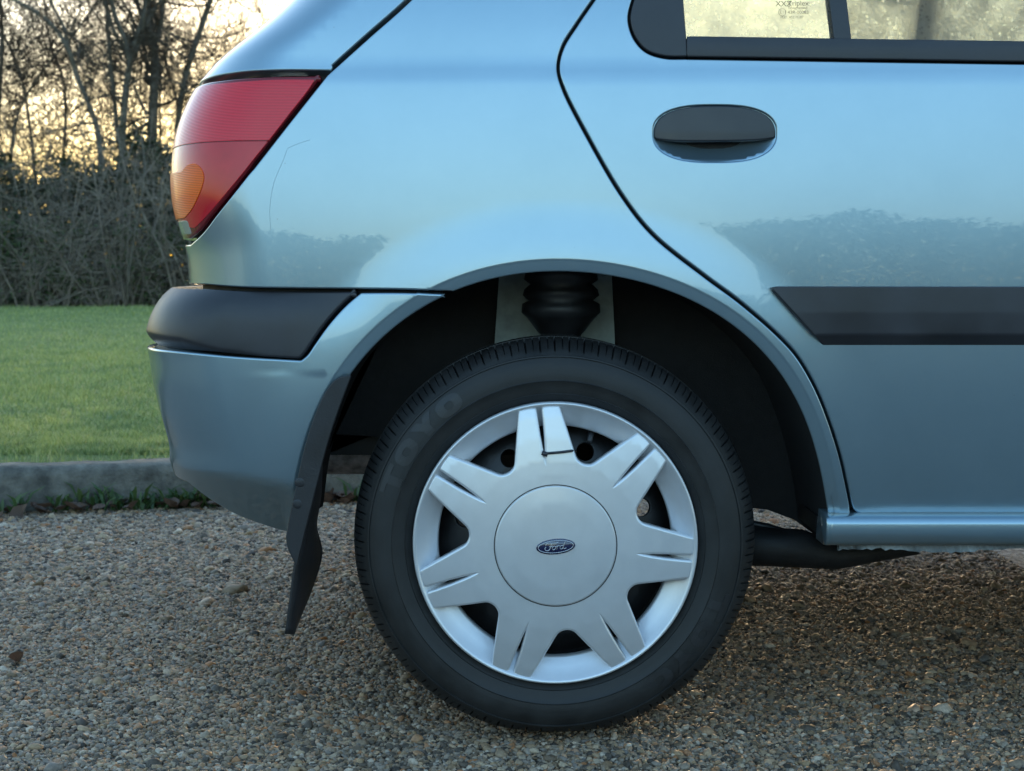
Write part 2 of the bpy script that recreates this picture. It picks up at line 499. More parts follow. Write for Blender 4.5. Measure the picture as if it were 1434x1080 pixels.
def pebble_field():
    P = []
    def hexgrid(x0, x1, y0, y1, s):
        ys_ = np.arange(y0, y1, s * 0.87); xs_ = np.arange(x0, x1, s)
        g = np.stack(np.meshgrid(xs_, ys_), -1)
        g[1::2, :, 0] += s / 2
        return g.reshape(-1, 2)
    A = hexgrid(-1.35, 1.45, -0.62, 1.0, 0.0048)
    B = hexgrid(-2.3, 1.6, 1.0, 2.9, 0.0064)
    A = A[(np.abs(A[:, 0]) < 0.62 + 0.42 * (A[:, 1] + 0.75))]
    B = B[(B[:, 1] < kerb_y(B[:, 0]) - 0.005) & (B[:, 0] > -0.52 * (B[:, 1] + 2.05)) & (B[:, 0] < 1.15)]
    pts = np.vstack([A, B]); sz = np.concatenate([np.full(len(A), 0.0030), np.full(len(B), 0.0040)])
    pts = pts + rng.normal(0, 0.0015, pts.shape)
    k = len(pts)
    sz = sz * np.exp(rng.normal(0, 0.33, k))
    big = rng.random(k) < 0.016
    sz[big] *= 1.8
    z = rng.normal(-0.0092, 0.0010, k)
    z[big] += 0.001
    P = np.column_stack([pts, z])
    scl = np.column_stack([sz * rng.uniform(0.85, 1.45, k), sz * rng.uniform(0.75, 1.15, k), sz * rng.uniform(0.5, 0.95, k)])
    rot = np.column_stack([rng.normal(0, 0.35, k), rng.normal(0, 0.35, k), rng.uniform(0, 6.28, k)])
    me = bpy.data.meshes.new('gravel'); me.from_pydata([], [], [])
    me.vertices.add(k); me.vertices.foreach_set('co', P.astype(np.float32).ravel())
    a = me.attributes.new('scl', 'FLOAT_VECTOR', 'POINT'); a.data.foreach_set('vector', scl.astype(np.float32).ravel())
    a = me.attributes.new('rot', 'FLOAT_VECTOR', 'POINT'); a.data.foreach_set('vector', rot.astype(np.float32).ravel())
    a = me.attributes.new('pick', 'INT', 'POINT'); a.data.foreach_set('value', rng.integers(0, 9, k).astype(np.int32))
    me.update()
    me.materials.append(MATS['pebble'])
    o = bpy.data.objects.new('gravel', me); col.objects.link(o)
    ng = bpy.data.node_groups.new('gravel_nodes', 'GeometryNodeTree')
    ng.interface.new_socket('Geometry', in_out='INPUT', socket_type='NodeSocketGeometry')
    ng.interface.new_socket('Geometry', in_out='OUTPUT', socket_type='NodeSocketGeometry')
    N, L = ng.nodes.new, ng.links.new
    gi, go = N('NodeGroupInput'), N('NodeGroupOutput')
    g2i = N('GeometryNodeGeometryToInstance')
    for s in range(9):
        ico = N('GeometryNodeMeshIcoSphere'); ico.inputs['Subdivisions'].default_value = 2; ico.inputs['Radius'].default_value = 1.0
        sp = N('GeometryNodeSetPosition')
        pos = N('GeometryNodeInputPosition')
        off = N('ShaderNodeVectorMath'); off.operation = 'ADD'; off.inputs[1].default_value = (s * 7.3, s * 3.1, s * 1.7)
        L(pos.outputs[0], off.inputs[0])
        tx = N('ShaderNodeTexNoise'); tx.inputs['Scale'].default_value = 0.9; tx.inputs['Detail'].default_value = 2.0
        L(off.outputs[0], tx.inputs['Vector'])
        sub = N('ShaderNodeVectorMath'); sub.operation = 'SUBTRACT'; sub.inputs[1].default_value = (0.5, 0.5, 0.5)
        L(tx.outputs['Color'], sub.inputs[0])
        mul = N('ShaderNodeVectorMath'); mul.operation = 'SCALE'; mul.inputs['Scale'].default_value = 1.9
        L(sub.outputs[0], mul.inputs[0])
        L(ico.outputs[0], sp.inputs['Geometry']); L(mul.outputs[0], sp.inputs['Offset'])
        sm = N('GeometryNodeSetMaterial'); sm.inputs['Material'].default_value = MATS['pebble']
        L(sp.outputs[0], sm.inputs[0])
        ss = N('GeometryNodeSetShadeSmooth'); L(sm.outputs[0], ss.inputs[0])
        L(ss.outputs[0], g2i.inputs[0])
    iop = N('GeometryNodeInstanceOnPoints')
    L(gi.outputs[0], iop.inputs['Points']); L(g2i.outputs[0], iop.inputs['Instance'])
    iop.inputs['Pick Instance'].default_value = True
    def attr(nm, tp):
        q = N('GeometryNodeInputNamedAttribute'); q.data_type = tp; q.inputs['Name'].default_value = nm; return q
    L(attr('pick', 'INT').outputs[0], iop.inputs['Instance Index'])
    L(attr('rot', 'FLOAT_VECTOR').outputs[0], iop.inputs['Rotation'])
    L(attr('scl', 'FLOAT_VECTOR').outputs[0], iop.inputs['Scale'])
    L(iop.outputs[0], go.inputs[0])
    md = o.modifiers.new('gravel', 'NODES'); md.node_group = ng
    return o
tag(pebble_field(), 'loose brown and grey gravel covering the drive', 'gravel', kind='stuff')

# lawn behind the kerb, gently uneven
m, nt, b = nodemat('lawn_base')
setp(b, rough=0.9)
n = noise(nt, 1.3, 8, 0.7)
r = ramp(nt, n.outputs[0], [(0.3, (0.13, 0.18, 0.055)), (0.5, (0.20, 0.26, 0.075)), (0.7, (0.26, 0.31, 0.10))])
nt.links.new(r.outputs[0], b.inputs['Base Color'])
n2 = noise(nt, 60, 6, 0.7); bump(nt, b, n2.outputs[0], 1.0, 0.03)
KD = np.array([1, KS]) / math.hypot(1, KS); KN = np.array([-KD[1], KD[0]])      # along the kerb, away from the drive
def kerb_pt(s, t): return np.array([KX0, KY0]) + KD * s + KN * t
def lawn_h(x, y):
    d = np.maximum(0, y - 2.2)
    return 0.112 + 0.012 * np.sin(x * 1.3 + y * 0.7) * np.clip(d / 3, 0, 1) + 0.02 * np.sin(y * 0.55 + x * 0.3) * np.clip(d / 6, 0, 1)
ss_ = np.concatenate([[-260, -90, -40], np.linspace(-20, 20, 61), [40, 90, 260]])
tt_ = np.concatenate([[0.125], np.geomspace(0.3, 60, 60), [120, 300]])
gv = np.array([[*kerb_pt(s, t), 0] for t in tt_ for s in ss_])
gv[:, 2] = lawn_h(gv[:, 0], gv[:, 1])
ns = len(ss_)
gf = np.array([(j * ns + i, j * ns + i + 1, (j + 1) * ns + i + 1, (j + 1) * ns + i) for j in range(len(tt_) - 1) for i in range(ns - 1)])
lawn = fast_mesh('lawn', gv, gf, 'lawn_base', smooth=True)
tag(lawn, 'green lawn rising behind the kerb', 'lawn', kind='structure')

# short grass blades on the part of the lawn near the view
m, nt, b = nodemat('grass')
setp(b, rough=0.55)
geo = nt.nodes.new('ShaderNodeNewGeometry')
r = ramp(nt, geo.outputs['Random Per Island'], [(0.0, (0.15, 0.21, 0.075)), (0.45, (0.28, 0.33, 0.11)), (0.75, (0.38, 0.41, 0.15)), (0.92, (0.40, 0.42, 0.21)), (1.0, (0.44, 0.39, 0.25))])
nn_ = noise(nt, 3.2, 8, 0.75)
rn = ramp(nt, nn_.outputs[0], [(0.32, (0.62, 0.78, 0.85)), (0.5, (1.1, 1.12, 1.05)), (0.68, (1.5, 1.38, 1.1))])
mx = nt.nodes.new('ShaderNodeMixRGB'); mx.blend_type = 'MULTIPLY'; mx.inputs[0].default_value = 1.0
nt.links.new(r.outputs[0], mx.inputs[1]); nt.links.new(rn.outputs[0], mx.inputs[2]); nt.links.new(mx.outputs[0], b.inputs['Base Color'])
tlb = nt.nodes.new('ShaderNodeBsdfTranslucent'); nt.links.new(mx.outputs[0], tlb.inputs[0])
ms = nt.nodes.new('ShaderNodeMixShader'); ms.inputs[0].default_value = 0.35
nt.links.new(b.outputs[0], ms.inputs[1]); nt.links.new(tlb.outputs[0], ms.inputs[2]); nt.links.new(ms.outputs[0], nt.nodes['Material Output'].inputs[0])
def grass_mesh():
    k = 330000
    # denser near the kerb: depth drawn so that the number per metre falls with distance
    y = 2.0 + np.exp(rng.uniform(math.log(0.35), math.log(21.5), k)) 
    y = np.where(rng.random(k) < 0.25, rng.uniform(2.0, 8, k), y)
    d = y + D
    x = rng.uniform(-0.62, 0.0, k) * d
    t = (x - KX0) * KN[0] + (y - KY0) * KN[1]
    ok = t > 0.115
    x, y, d, t = x[ok], y[ok], d[ok], t[ok]; k = len(x)
    patch = 0.65 + 0.5 * np.sin(x * 3.1 + 1.3 * np.sin(y * 2.3)) * np.sin(y * 1.7 + x)
    hgt = rng.uniform(0.008, 0.030, k) * (0.65 + 0.5 * patch) * (1 + 0.02 * d) * np.exp(0.45 * np.sin(x * 17 + 3 * np.sin(y * 9)) * np.sin(y * 14 + 2 * np.sin(x * 11)))
    wid = rng.uniform(0.0016, 0.0032, k) * np.clip(d / 4.3, 1, 4.5) ** 0.75
    a = rng.uniform(0, 6.283, k); lean = rng.normal(0, 0.55, (k, 2)) * hgt[:, None]
    z = lawn_h(x, y) - 0.003
    base = np.column_stack([x, y, z]); side = np.column_stack([np.cos(a), np.sin(a), np.zeros(k)]) * wid[:, None] / 2
    mid = base + np.column_stack([lean * 0.35, hgt * 0.6]); tip = base + np.column_stack([lean, hgt])
    V = np.stack([base - side, base + side, mid + side * 0.8, tip, mid - side * 0.8], 1).reshape(-1, 3)
    i = np.arange(k)[:, None] * 5
    Fq = np.concatenate([i + [0, 1, 2], i + [0, 2, 4], i + [4, 2, 3]])
    return fast_mesh('grass', V, Fq, 'grass')
tag(grass_mesh(), 'short damp grass blades growing on the lawn', 'grass', kind='stuff')

# concrete kerb of single stones
m = simple('concrete', (0.135, 0.125, 0.105), 0.85, 0.55, 22, 0.9, 110, 0.005)
nt = m.node_tree; b = nt.nodes['Principled BSDF']
kerb = empty('kerb', (0, 0, 0)); tag(kerb, 'weathered concrete kerb between gravel and lawn', 'kerb', kind='structure')
prof = [(0.0, -0.05), (0.004, 0.085), (0.010, 0.102), (0.022, 0.112), (0.040, 0.116), (0.122, 0.115), (0.125, 0.10), (0.125, -0.05)]
for i in range(-7, 9):
    s0, s1 = i * 0.915 - 0.15, (i + 1) * 0.915 - 0.15 - 0.006
    nsub = 14
    v = []; f = []
    dz0, dt0 = random.gauss(0, 0.003), random.gauss(0, 0.003)
    for j in range(nsub + 1):
        s = s0 + (s1 - s0) * j / nsub
        e = 0.004 if j in (0, nsub) else 0.0
        for q, (t, z) in enumerate(prof):
            tt = t + dt0 + random.gauss(0, 0.0012) + (e if t < .06 else -e); zz = z + dz0 * (z > 0) + (random.gauss(0, 0.0013) - e if z > 0.05 else 0)
            p = kerb_pt(s, tt); v.append((p[0], p[1], zz))
    np_ = len(prof)
    for j in range(nsub):
        for q in range(np_ - 1):
            f.append((j * np_ + q, (j + 1) * np_ + q, (j + 1) * np_ + q + 1, j * np_ + q + 1))
    f.append(tuple(range(np_))); f.append(tuple(nsub * np_ + q for q in range(np_ - 1, -1, -1)))
    mesh_obj('kerbstone', v, f, 'concrete', kerb)

# ================================================================== THE CAR
car = empty('parked_car', (0, 0, 0))
tag(car, 'metallic blue hatchback parked on the gravel, seen from its rear side', 'car')
HUB = U(777.5, 761, 0.0); HX, HZ = HUB.x, HUB.z

# --- side surface: depth as an integral of the section's tilt
_tz = np.array([0.10, 0.25, 0.32, 0.45, 0.60, 0.74, 0.86, 0.915, 0.924, 0.933, 0.942, 0.952, 0.975, 1.03, 1.12, 1.30, 1.50])
_tt = np.array([-.25, -.235, -.20, -.11, -.005, .050, .085, .105, .22, .26, .22, .125, .13, .20, .34, .42, .60])
_zz = np.linspace(0.10, 1.50, 2801)
_yy = np.concatenate([[0], np.cumsum(0.5 * (np.interp(_zz[1:], _tz, _tt) + np.interp(_zz[:-1], _tz, _tt)) * np.diff(_zz))])
_yy -= np.interp(0.60, _zz, _yy)
# smooth the table a little
_k = np.hanning(41); _k /= _k.sum(); _yy = np.convolve(np.pad(_yy, 20, mode='edge'), _k, 'valid')
def sect(z): return np.interp(z, _zz, _yy)
def plan(x): return 0.05 * np.clip(0.42 - x, 0, None) ** 2 + 0.012 * np.clip(x - 1.3, 0, None) ** 2
ARCH_PX = [(424, 749), (433, 671), (448, 619), (470, 562), (491, 524), (509, 503), (536, 473.5), (575, 446), (605, 427), (632, 411), (660, 398.5), (700, 389.5), (740, 385.5),
           (790, 384), (858, 389), (931, 407.5), (1009, 446), (1052, 482), (1088, 521), (1113, 560), (1135, 619), (1149, 671), (1159, 738), (1161, 768)]
_a = catmull(ARCH_PX, n=8)
_ax, _az = unproj(_a[:, 0], _a[:, 1], -0.03)
_ax, _az = unproj(_a[:, 0], _a[:, 1], -0.030 + sect(_az) + plan(_ax) + 0.000)
ARCH = np.stack([_ax, _az], 1)
_ac = np.array([HX, 0.30])
_ar = np.hypot(ARCH[:, 0] - _ac[0], ARCH[:, 1] - _ac[1]); _at = np.unwrap(np.arctan2(ARCH[:, 1] - _ac[1], ARCH[:, 0] - _ac[0]))
_at = _at + 2 * math.pi * round((1.57 - _at.mean()) / (2 * math.pi))
_o = np.argsort(_at); _tg = np.linspace(_at.min(), _at.max(), 1500)
_tn = lambda t_: (t_ - 1.57) / 1.9
_rg = np.polynomial.chebyshev.chebval(_tn(_tg), np.polynomial.chebyshev.chebfit(_tn(_at), _ar, 9))
def arch_dist(x, z):
    dx, dz = x - _ac[0], z - _ac[1]
    th = np.arctan2(dz, dx); th = np.where(th < -math.pi / 2, th + 2 * math.pi, th)
    return np.hypot(dx, dz) - np.interp(th, _tg, _rg)
def flare(x, z):
    """the arch swells outwards, then a flat lip turns in along its edge"""
    d = np.maximum(arch_dist(x, z), -0.004)
    return -0.0065 * (1 - smooth01(0.0, 0.102, d)) + LIP * 0.22 * np.clip(LIPW - d, 0, None) * smooth01(0, 0.004, LIPW - d)
LIP, LIPW = 1.0, 0.0205
Y0 = -0.030
def side_y(x, z): return Y0 + sect(z) + plan(x) + flare(x, z)
EXPN = 2.25
class Wrap:
    """side of the car running round the rear corner; parameters: u = x on the flank, then arc length; v = z"""
    def __init__(self, yfun, sil, Rx, Ry, zs):
        self.yfun, self.Rx, self.Ry = yfun, Rx, Ry
        self.L = 1.25 * math.hypot(Rx, Ry)
        self.zs = np.asarray(zs); self.xr = np.full(len(zs), -0.46)
        sil = np.array(sil, float); self.fine = None
        for it in range(25):
            uu = np.linspace(-0.05, -1.05, 160)
            uv = np.stack(np.meshgrid(uu, self.zs), -1).reshape(-1, 2)
            px, py = proj(self(uv)); px = px.reshape(len(zs), -1); py = py.reshape(len(zs), -1)
            j = px.argmin(1); a = px[np.arange(len(zs)), j]; c = py[np.arange(len(zs)), j]
            want = np.interp(c, sil[:, 1], sil[:, 0])
            self.xr = self.xr + (want - a) * 0.00105 * 0.9
        zf = np.linspace(self.zs[0], self.zs[-1], 1600); xf = np.interp(zf, self.zs, self.xr)
        k_ = np.hanning(121); k_ /= k_.sum(); self.fine = (zf, np.convolve(np.pad(xf, 60, mode='reflect', reflect_type='odd'), k_, 'valid'))
    def __call__(self, uv):
        u, z = uv[:, 0], uv[:, 1]
        xr = self.xrz(z)
        xc = xr + self.Rx
        ph = np.clip((xc - u) / self.L, 0, 1) * (math.pi / 2)
        s, c = np.sin(ph), np.cos(ph)
        x = np.where(u >= xc, u, xc - self.Rx * s ** (2 / 2.0))
        ysd = self.yfun(np.maximum(x, xr), z)
        y = ysd + np.where(u >= xc, 0, self.Ry * (1 - np.clip(c, 0, 1) ** (2 / EXPN)))
        ex = np.clip(xc - self.L - u, 0, None)
        return np.stack([x, y + ex, z], -1)
    def xrz(self, z):
        if self.fine is None: return np.interp(z, self.zs, self.xr)
        return np.interp(z, self.fine[0], self.fine[1])
    def uend(self, z): return float(np.interp(z, self.zs, self.xr)) + self.Rx - self.L
BODY_SIL = [(640, -250), (560, -150), (500, -85), (450, -35), (412, 0), (370, 38), (330, 68), (300, 91), (285, 108), (270, 130), (253, 165), (243, 200), (239, 240), (241, 280), (249, 315), (259, 340), (262, 365), (264, 385), (266, 420), (268, 520)]
BODY = Wrap(side_y, BODY_SIL, 0.155, 0.24, np.linspace(0.50, 1.30, 41))

_bz = np.array([0.10, 0.28, 0.335, 0.352, 0.37, 0.385, 0.45, 0.52, 0.57, 0.60, 0.62, 0.635, 0.66])
_bt = np.array([-.22, -.20, -.17, -.155, -.145, -.135, -.09, -.03, 0.02, 0.12, 0.35, 0.70, 1.00])
_bzz = np.linspace(0.10, 0.70, 1201)
_byy = np.concatenate([[0], np.cumsum(0.5 * (np.interp(_bzz[1:], _bz, _bt) + np.interp(_bzz[:-1], _bz, _bt)) * np.diff(_bzz))])
_byy -= np.interp(0.52, _bzz, _byy)
_bplain = np.array([-.22, -.20, -.17, -.155, -.145, -.135, -.09, -.03, -.01, 0.0, 0.0, 0.02, 0.02])
_byp = np.concatenate([[0], np.cumsum(0.5 * (np.interp(_bzz[1:], _bz, _bplain) + np.interp(_bzz[:-1], _bz, _bplain)) * np.diff(_bzz))])
_byp -= np.interp(0.52, _bzz, _byp)
CRZ = [float(U(250, 650, 0.08).z), float(U(310, 660, 0.03).z), float(U(440, 685, 0).z)]
def bumper_y(x, z):
    w = smooth01(-0.16, -0.40, x)                   # 0 beside the wheel, 1 at the tail
    zs_ = z + 0.02 * np.clip((x + 0.46) / 0.2, 0, 1)
    low = smooth01(-0.24, -0.34, x)
    ycurve = np.interp(zs_, _bzz, _byy); yplain = np.interp(z, _bzz, _byp)
    up = z > 0.52
    prof_ = np.where(up, yplain * (1 - w) + ycurve * w, yplain * (1 - low) + ycurve * low)
    zc_ = np.interp(x, [-0.52, -0.42, -0.29], [CRZ[0], CRZ[1], CRZ[2]])
    q_ = (zc_ - z); tuck = 0.85 * 0.5 * (q_ + np.sqrt(q_ * q_ + 0.006 ** 2)) * (1 - smooth01(-0.33, -0.265, x))
    return Y0 + sect(0.52) - 0.002 - 0.012 * w + prof_ + plan(x) + flare(x, z) + tuck
BUMPER_SIL = [(268, 380), (262, 391), (240, 401), (222, 420), (211, 440), (205, 458), (203, 472), (204, 482), (207, 492), (212, 530), (223, 575), (236, 617), (238, 645), (246, 668), (262, 700)]
BUMP = Wrap(bumper_y, BUMPER_SIL, 0.15, 0.26, np.concatenate([np.linspace(0.24, 0.34, 5), np.linspace(0.35, 0.66, 40)]))
UW = -2.0                                              # beyond the tail, right round to the far side

SHUT = [(1000, -215), (930, -140), (872, -58), (831, 0), (807, 35), (788, 66), (781.5, 94), (788, 122), (821, 188), (873, 277), (915, 329), (986, 386), (1037, 424), (1090, 470), (1117, 500), (1143, 545), (1163, 595), (1177, 640), (1186, 680), (1191, 705)]
LAMP_EDGE = [(457, 104), (400, 176), (340, 253), (304, 298), (283, 325), (266, 341)]
SEAM = [(290, 401), (330, 404), (420, 405.8), (500, 406.5), (570, 407.5), (632, 410)]
ARCHQ = ARCH_PX[9:-1]
ARCHQ = [p for p in ARCHQ if p[1] < 735]
def lip_points(off_list, sel):
    out = []
    for o_ in off_list:
        for t_, r_ in zip(_tg[::5], _rg[::5]):
            p = (_ac[0] + (r_ + o_) * math.cos(t_), _ac[1] + (r_ + o_) * math.sin(t_))
            if sel(p): out.append(p)
    return np.array(out)
def arch_run(t0, t1, n): # points along the arch between two angles
    t_ = np.linspace(t0, t1, n); r_ = np.interp(t_, _tg, _rg)
    return np.stack([_ac[0] + r_ * np.cos(t_), _ac[1] + r_ * np.sin(t_)], 1)
def arch_angle(px, py):
    x, z = unproj(px, py, -0.03); a = math.atan2(float(z) - _ac[1], float(x) - _ac[0]); return a if a > -math.pi / 2 else a + 2 * math.pi
AQ0 = arch_angle(634, 410)
LIPPTS = lip_points((0.0085, 0.0125, 0.0155, 0.0170, 0.0188, 0.0205, 0.0230, 0.0265), lambda p: True)
q_poly = outline(BODY, [('c', [(720, -170), (640, -72), (573, 0), (516, 51), (457, 104)]), ('c', LAMP_EDGE), ('u', -0.86),
                        ('uv', (-0.86, float(U(290, 401, 0.0).z))), ('c', SEAM), ('p', arch_run(AQ0, arch_angle(1160, 730), 160)), ('l', [(1163, 731), (1194, 731)]), ('c', SHUT[::-1])])
panel('quarter_panel', BODY, q_poly, 'paint', car, gap=0.0018, spacing=0.011, depth=0.016,
      extra=LIPPTS)

SCR = lambda pts: [tuple(q) for q in BODY(to_uv(BODY, catmull(pts, n=8))) + np.array([0, -0.0002, 0])]
t = Tubes()
for pts in ([(379, 322), (378, 290), (384, 255), (396, 226), (402, 210)], [(402, 208), (416, 202), (434, 196)]):
    q_ = SCR(pts); t.add(q_, [0.00018] * len(q_), 4)
simple('scratch', (0.25, 0.37, 0.42), 0.45)
t.build('scratch', 'scratch', car)
def flat_surf(off=0.0):
    def S(uv): return np.stack([uv[:, 0], side_y(uv[:, 0], uv[:, 1]) + off, uv[:, 1]], -1)
    return S
SIDE = flat_surf()
DX1 = 1703
# door handle outline
def handle_poly(scale=1.0, cut=None):
    a = np.linspace(0, 2 * math.pi, 120, endpoint=False)
    c, s = np.cos(a), np.sin(a)
    hx = np.sign(c) * np.abs(c) ** (2 / 2.7) * 86.5 * scale
    up_ = s > 0
    hy = np.where(up_, np.abs(s) ** (2 / 2.5) * 39.5, -np.abs(s) ** (2 / 2.3) * 39.5) * scale
    return np.stack([1001 + hx, 187.3 - hy], 1)
hp_uv = to_uv(SIDE, handle_poly())
door_poly = outline(SIDE, [('c', SHUT), ('c', [(1191, 705), (1195, 716), (1203, 721), (1214, 722)]), ('l', [(DX1, 722.5), (DX1, 92), (1434, 87.5)]),
                           ('l', [(1190, 84), (962, 80.5)]), ('c', [(962, 80.5), (930, 79.5), (905, 71), (889, 53), (881.5, 28), (885, 6), (900, -30), (945, -95), (1025, -195)])])
door = panel('rear_door', SIDE, door_poly, 'paint', car, gap=0.0018, spacing=0.011, depth=0.016, holes=[hp_uv], hole_depth=0.008)
# handle: dished cup, hinged flap, dark edge
hc = to_uv(SIDE, np.array([[1001, 187.3]]))[0]
hw = (hp_uv[:, 0].max() - hp_uv[:, 0].min()) / 2; hh = (hp_uv[:, 1].max() - hp_uv[:, 1].min()) / 2
def CUP(uv):
    p = SIDE(uv)
    rho = (np.abs((uv[:, 0] - hc[0]) / hw) ** 2.5 + np.abs((uv[:, 1] - hc[1]) / hh) ** 2.4) ** (1 / 2.45)
    p[:, 1] += 0.0035 + 0.019 * (1 - np.clip(rho, 0, 1) ** 3.0)
    return p
panel('handle_cup', CUP, hp_uv, 'paint', door, gap=-0.001, spacing=0.004, step=0.0025, fillet=0.0005, depth=0.003)
fl = handle_poly(0.985)
fl = fl[fl[:, 1] < 193.5]
fl = fl[np.argsort(-np.arctan2(-(fl[:, 1] - 194), fl[:, 0] - 1001))]
def FLAP(uv):
    p = SIDE(uv)
    p[:, 1] += 0.0015 + 0.05 * np.clip(hc[1] + 0.004 - uv[:, 1], 0, None) - 0.004 * (1 - np.clip(np.abs((uv[:, 0] - hc[0]) / hw), 0, 1) ** 2)
    return p
fpoly = outline(FLAP, [('l', fl), ('c', [(1082, 194), (1060, 196.5), (1001, 198), (942, 197.5), (920, 195.5)])])
panel('handle_flap', FLAP, fpoly, 'black_trim', door, gap=0.0, spacing=0.006, step=0.004, fillet=0.0022, depth=0.012)

# rubbing strip on the door
zs_lo = float(U(1300, 470, -0.045).z)
def STRIP(uv):
    p = SIDE(uv)
    p[:, 1] += -0.012 + 0.75 * np.clip(zs_lo - uv[:, 1], 0, None) + 0.04 * np.abs(uv[:, 1] - (zs_lo + 0.03))
    return p
sp = outline(STRIP, [('l', [(1077.5, 401), (DX1, 401.5), (DX1, 487.5), (1153.5, 487)])])
panel('rubbing_strip', STRIP, sp, 'black_plastic', door, gap=0.0, spacing=0.006, step=0.005, fillet=0.0022, depth=0.014)

# window furniture
def off(o_, slope=0.0):
    def S(uv):
        p = SIDE(uv); p[:, 1] += o_; return p
    return S
TP = outline(off(-0.002), [('c', [(963.5, 79.5), (930, 78.3), (905, 70), (890, 52.5), (882.5, 28), (886, 6), (901, -30), (950, -100)]), ('l', [(951, -101), (957.5, 0)])])
panel('window_corner_trim', off(-0.002), TP, 'black_plastic', door, spacing=0.01, step=0.005, fillet=0.002, depth=0.012, gap=0.0004)
def WAIST(uv):
    p = SIDE(uv); zc_ = np.interp(uv[:, 0], [0.2, 1.0], [float(U(965, 66, 0).z), float(U(1703, 76, 0).z)])
    p[:, 1] += -0.004 + 5.0 * (uv[:, 1] - zc_) ** 2 + 0.05 * np.clip(uv[:, 1] - zc_ - 0.004, 0, None)
    return p
wp = outline(WAIST, [('l', [(961.5, 50), (1190, 53.5), (1434, 57), (DX1, 61), (DX1, 90.5), (1434, 86.3), (1190, 82.8), (961.5, 79.5)])])
panel('waist_seal', WAIST, wp, 'black_plastic', door, spacing=0.006, step=0.006, fillet=0.002, depth=0.018, gap=0.0)
bar = outline(off(0.004), [('l', [(1161, 0), (1168, 58), (1193, 58), (1186, 0), (1166, -165), (1141, -165)])])
panel('window_divider', off(0.004), bar, 'black_plastic', door, spacing=0.01, step=0.008, fillet=0.002, depth=0.02)
g1 = outline(off(0.012), [('l', [(952, -170), (952, 62), (1176, 66), (1176, -170)])])
glass1 = panel('quarter_window', off(0.012), g1, 'glass_near', door, spacing=0.03, step=0.02, fillet=0.0, depth=0.004, rows=1)
g2 = outline(off(0.012), [('l', [(1180, -170), (1180, 66), (1690, 72), (1690, -170)])])
glass2 = panel('rear_door_window', off(0.012), g2, 'glass_misted', door, spacing=0.03, step=0.02, fillet=0.0, depth=0.004, rows=1)
fr = outline(off(0.0), [('l', [(1000, -200), (1720, -200), (1720, -165), (945, -165), (958, -180)])])
panel('window_frame', off(0.0), fr, 'black_plastic', door, spacing=0.02, step=0.015, fillet=0.002, depth=0.02)
def text_mesh(body, size, shear=0.0):
    cu = bpy.data.curves.new('t', 'FONT'); cu.body = body; cu.size = size; cu.shear = shear; cu.align_x = 'LEFT'
    ob = bpy.data.objects.new('t', cu); col.objects.link(ob)
    dg = bpy.context.evaluated_depsgraph_get(); dg.update()
    me = bpy.data.meshes.new_from_object(ob.evaluated_get(dg))
    v = np.array([tuple(q.co) for q in me.vertices]); f = [tuple(p.vertices) for p in me.polygons]
    bpy.data.objects.remove(ob); bpy.data.curves.remove(cu); bpy.data.meshes.remove(me)
    return v, f
# etched glass marking
tv, tf = [], []
def put_text(body, px, py, size_px):
    v, f = text_mesh(body, size_px * 0.00142)
    p0 = to_uv(off(0.0085), np.array([[px, py]]))[0]
    b0 = len(tv)
    uv = v[:, :2] + p0
    for q in off(0.0085)(uv): tv.append(q)
    for q in f: tf.append(tuple(i + b0 for i in q))
put_text('XXX', 1086, 9, 7.5); put_text('Triplex', 1103, 8, 7); put_text('Toughened', 1103, 13, 4.2); put_text('43R-00083', 1103, 19.5, 4.6); put_text('M37  AS2 M187', 1093, 26, 3.4); put_text('E11', 1092, 19, 4.2)
ring = to_uv(off(0.0085), np.array([[1095.5, 17.3]]))[0]
for k in range(28):
    a0, a1 = 2 * math.pi * k / 28, 2 * math.pi * (k + .75) / 28
    b0 = len(tv)
    uv = np.array([(ring[0] + r_ * math.cos(a), ring[1] + r_ * math.sin(a)) for a, r_ in ((a0, .0046), (a1, .0046), (a1, .0053), (a0, .0053))])
    tv += list(off(0.0085)(uv)); tf.append((b0, b0 + 1, b0 + 2, b0 + 3))
mesh_obj('glass_marking', tv, tf, 'print_black', glass1, smooth=False)

# tailgate: above the lamp and round the tail
ulamp = -0.80
zl = float(U(300, 398, 0.1).z)
tg_poly = outline(BODY, [('c', [(720, -170), (640, -72), (573, 0), (516, 51), (457, 104)][:5]), ('c', [(457, 102.5), (400, 102), (345, 103.5), (315, 107)]), ('u', ulamp),
                         ('uv', (ulamp, zl)), ('u', UW), ('uv', (UW, 1.2))])
panel('tailgate', BODY, tg_poly, 'paint', car, gap=0.0036, spacing=0.014, depth=0.02)
# inner black channel round the lamp
def shifted(S, o_):
    def T(uv):
        return S(uv) - surf_normals(S, uv) * o_
    return T
# tail lamp
lamp = empty('tail_light', (0, 0, 0)); lamp.parent = car
LB = shifted(BODY, 0.0)
lp = outline(BODY, [('c', [(300, 112), (330, 108.5), (380, 106), (452, 105)]), ('c', [(452, 105), (396, 176), (336, 253), (300, 298), (279, 325), (266, 336)]), ('u', ulamp + 0.012), ('uv', (ulamp + 0.012, float(U(300, 112, 0.12).z)))])
panel('lens', BODY, lp, 'lens_red_dark', lamp, gap=0.0008, spacing=0.010, step=0.004, fillet=0.004, depth=0.02)
OUT = lambda o_: shifted(BODY, -o_)
up = outline(OUT(0.0012), [('c', [(305, 117), (340, 114), (390, 111.5), (441, 111.5)]), ('c', [(441, 111.5), (431, 127), (405, 160), (377.5, 195.5)]), ('c', [(377.5, 196.5), (330, 197.2), (285, 199.2), (262, 202)]), ('u', ulamp + 0.03), ('uv', (ulamp + 0.03, float(U(305, 117, 0.12).z)))])
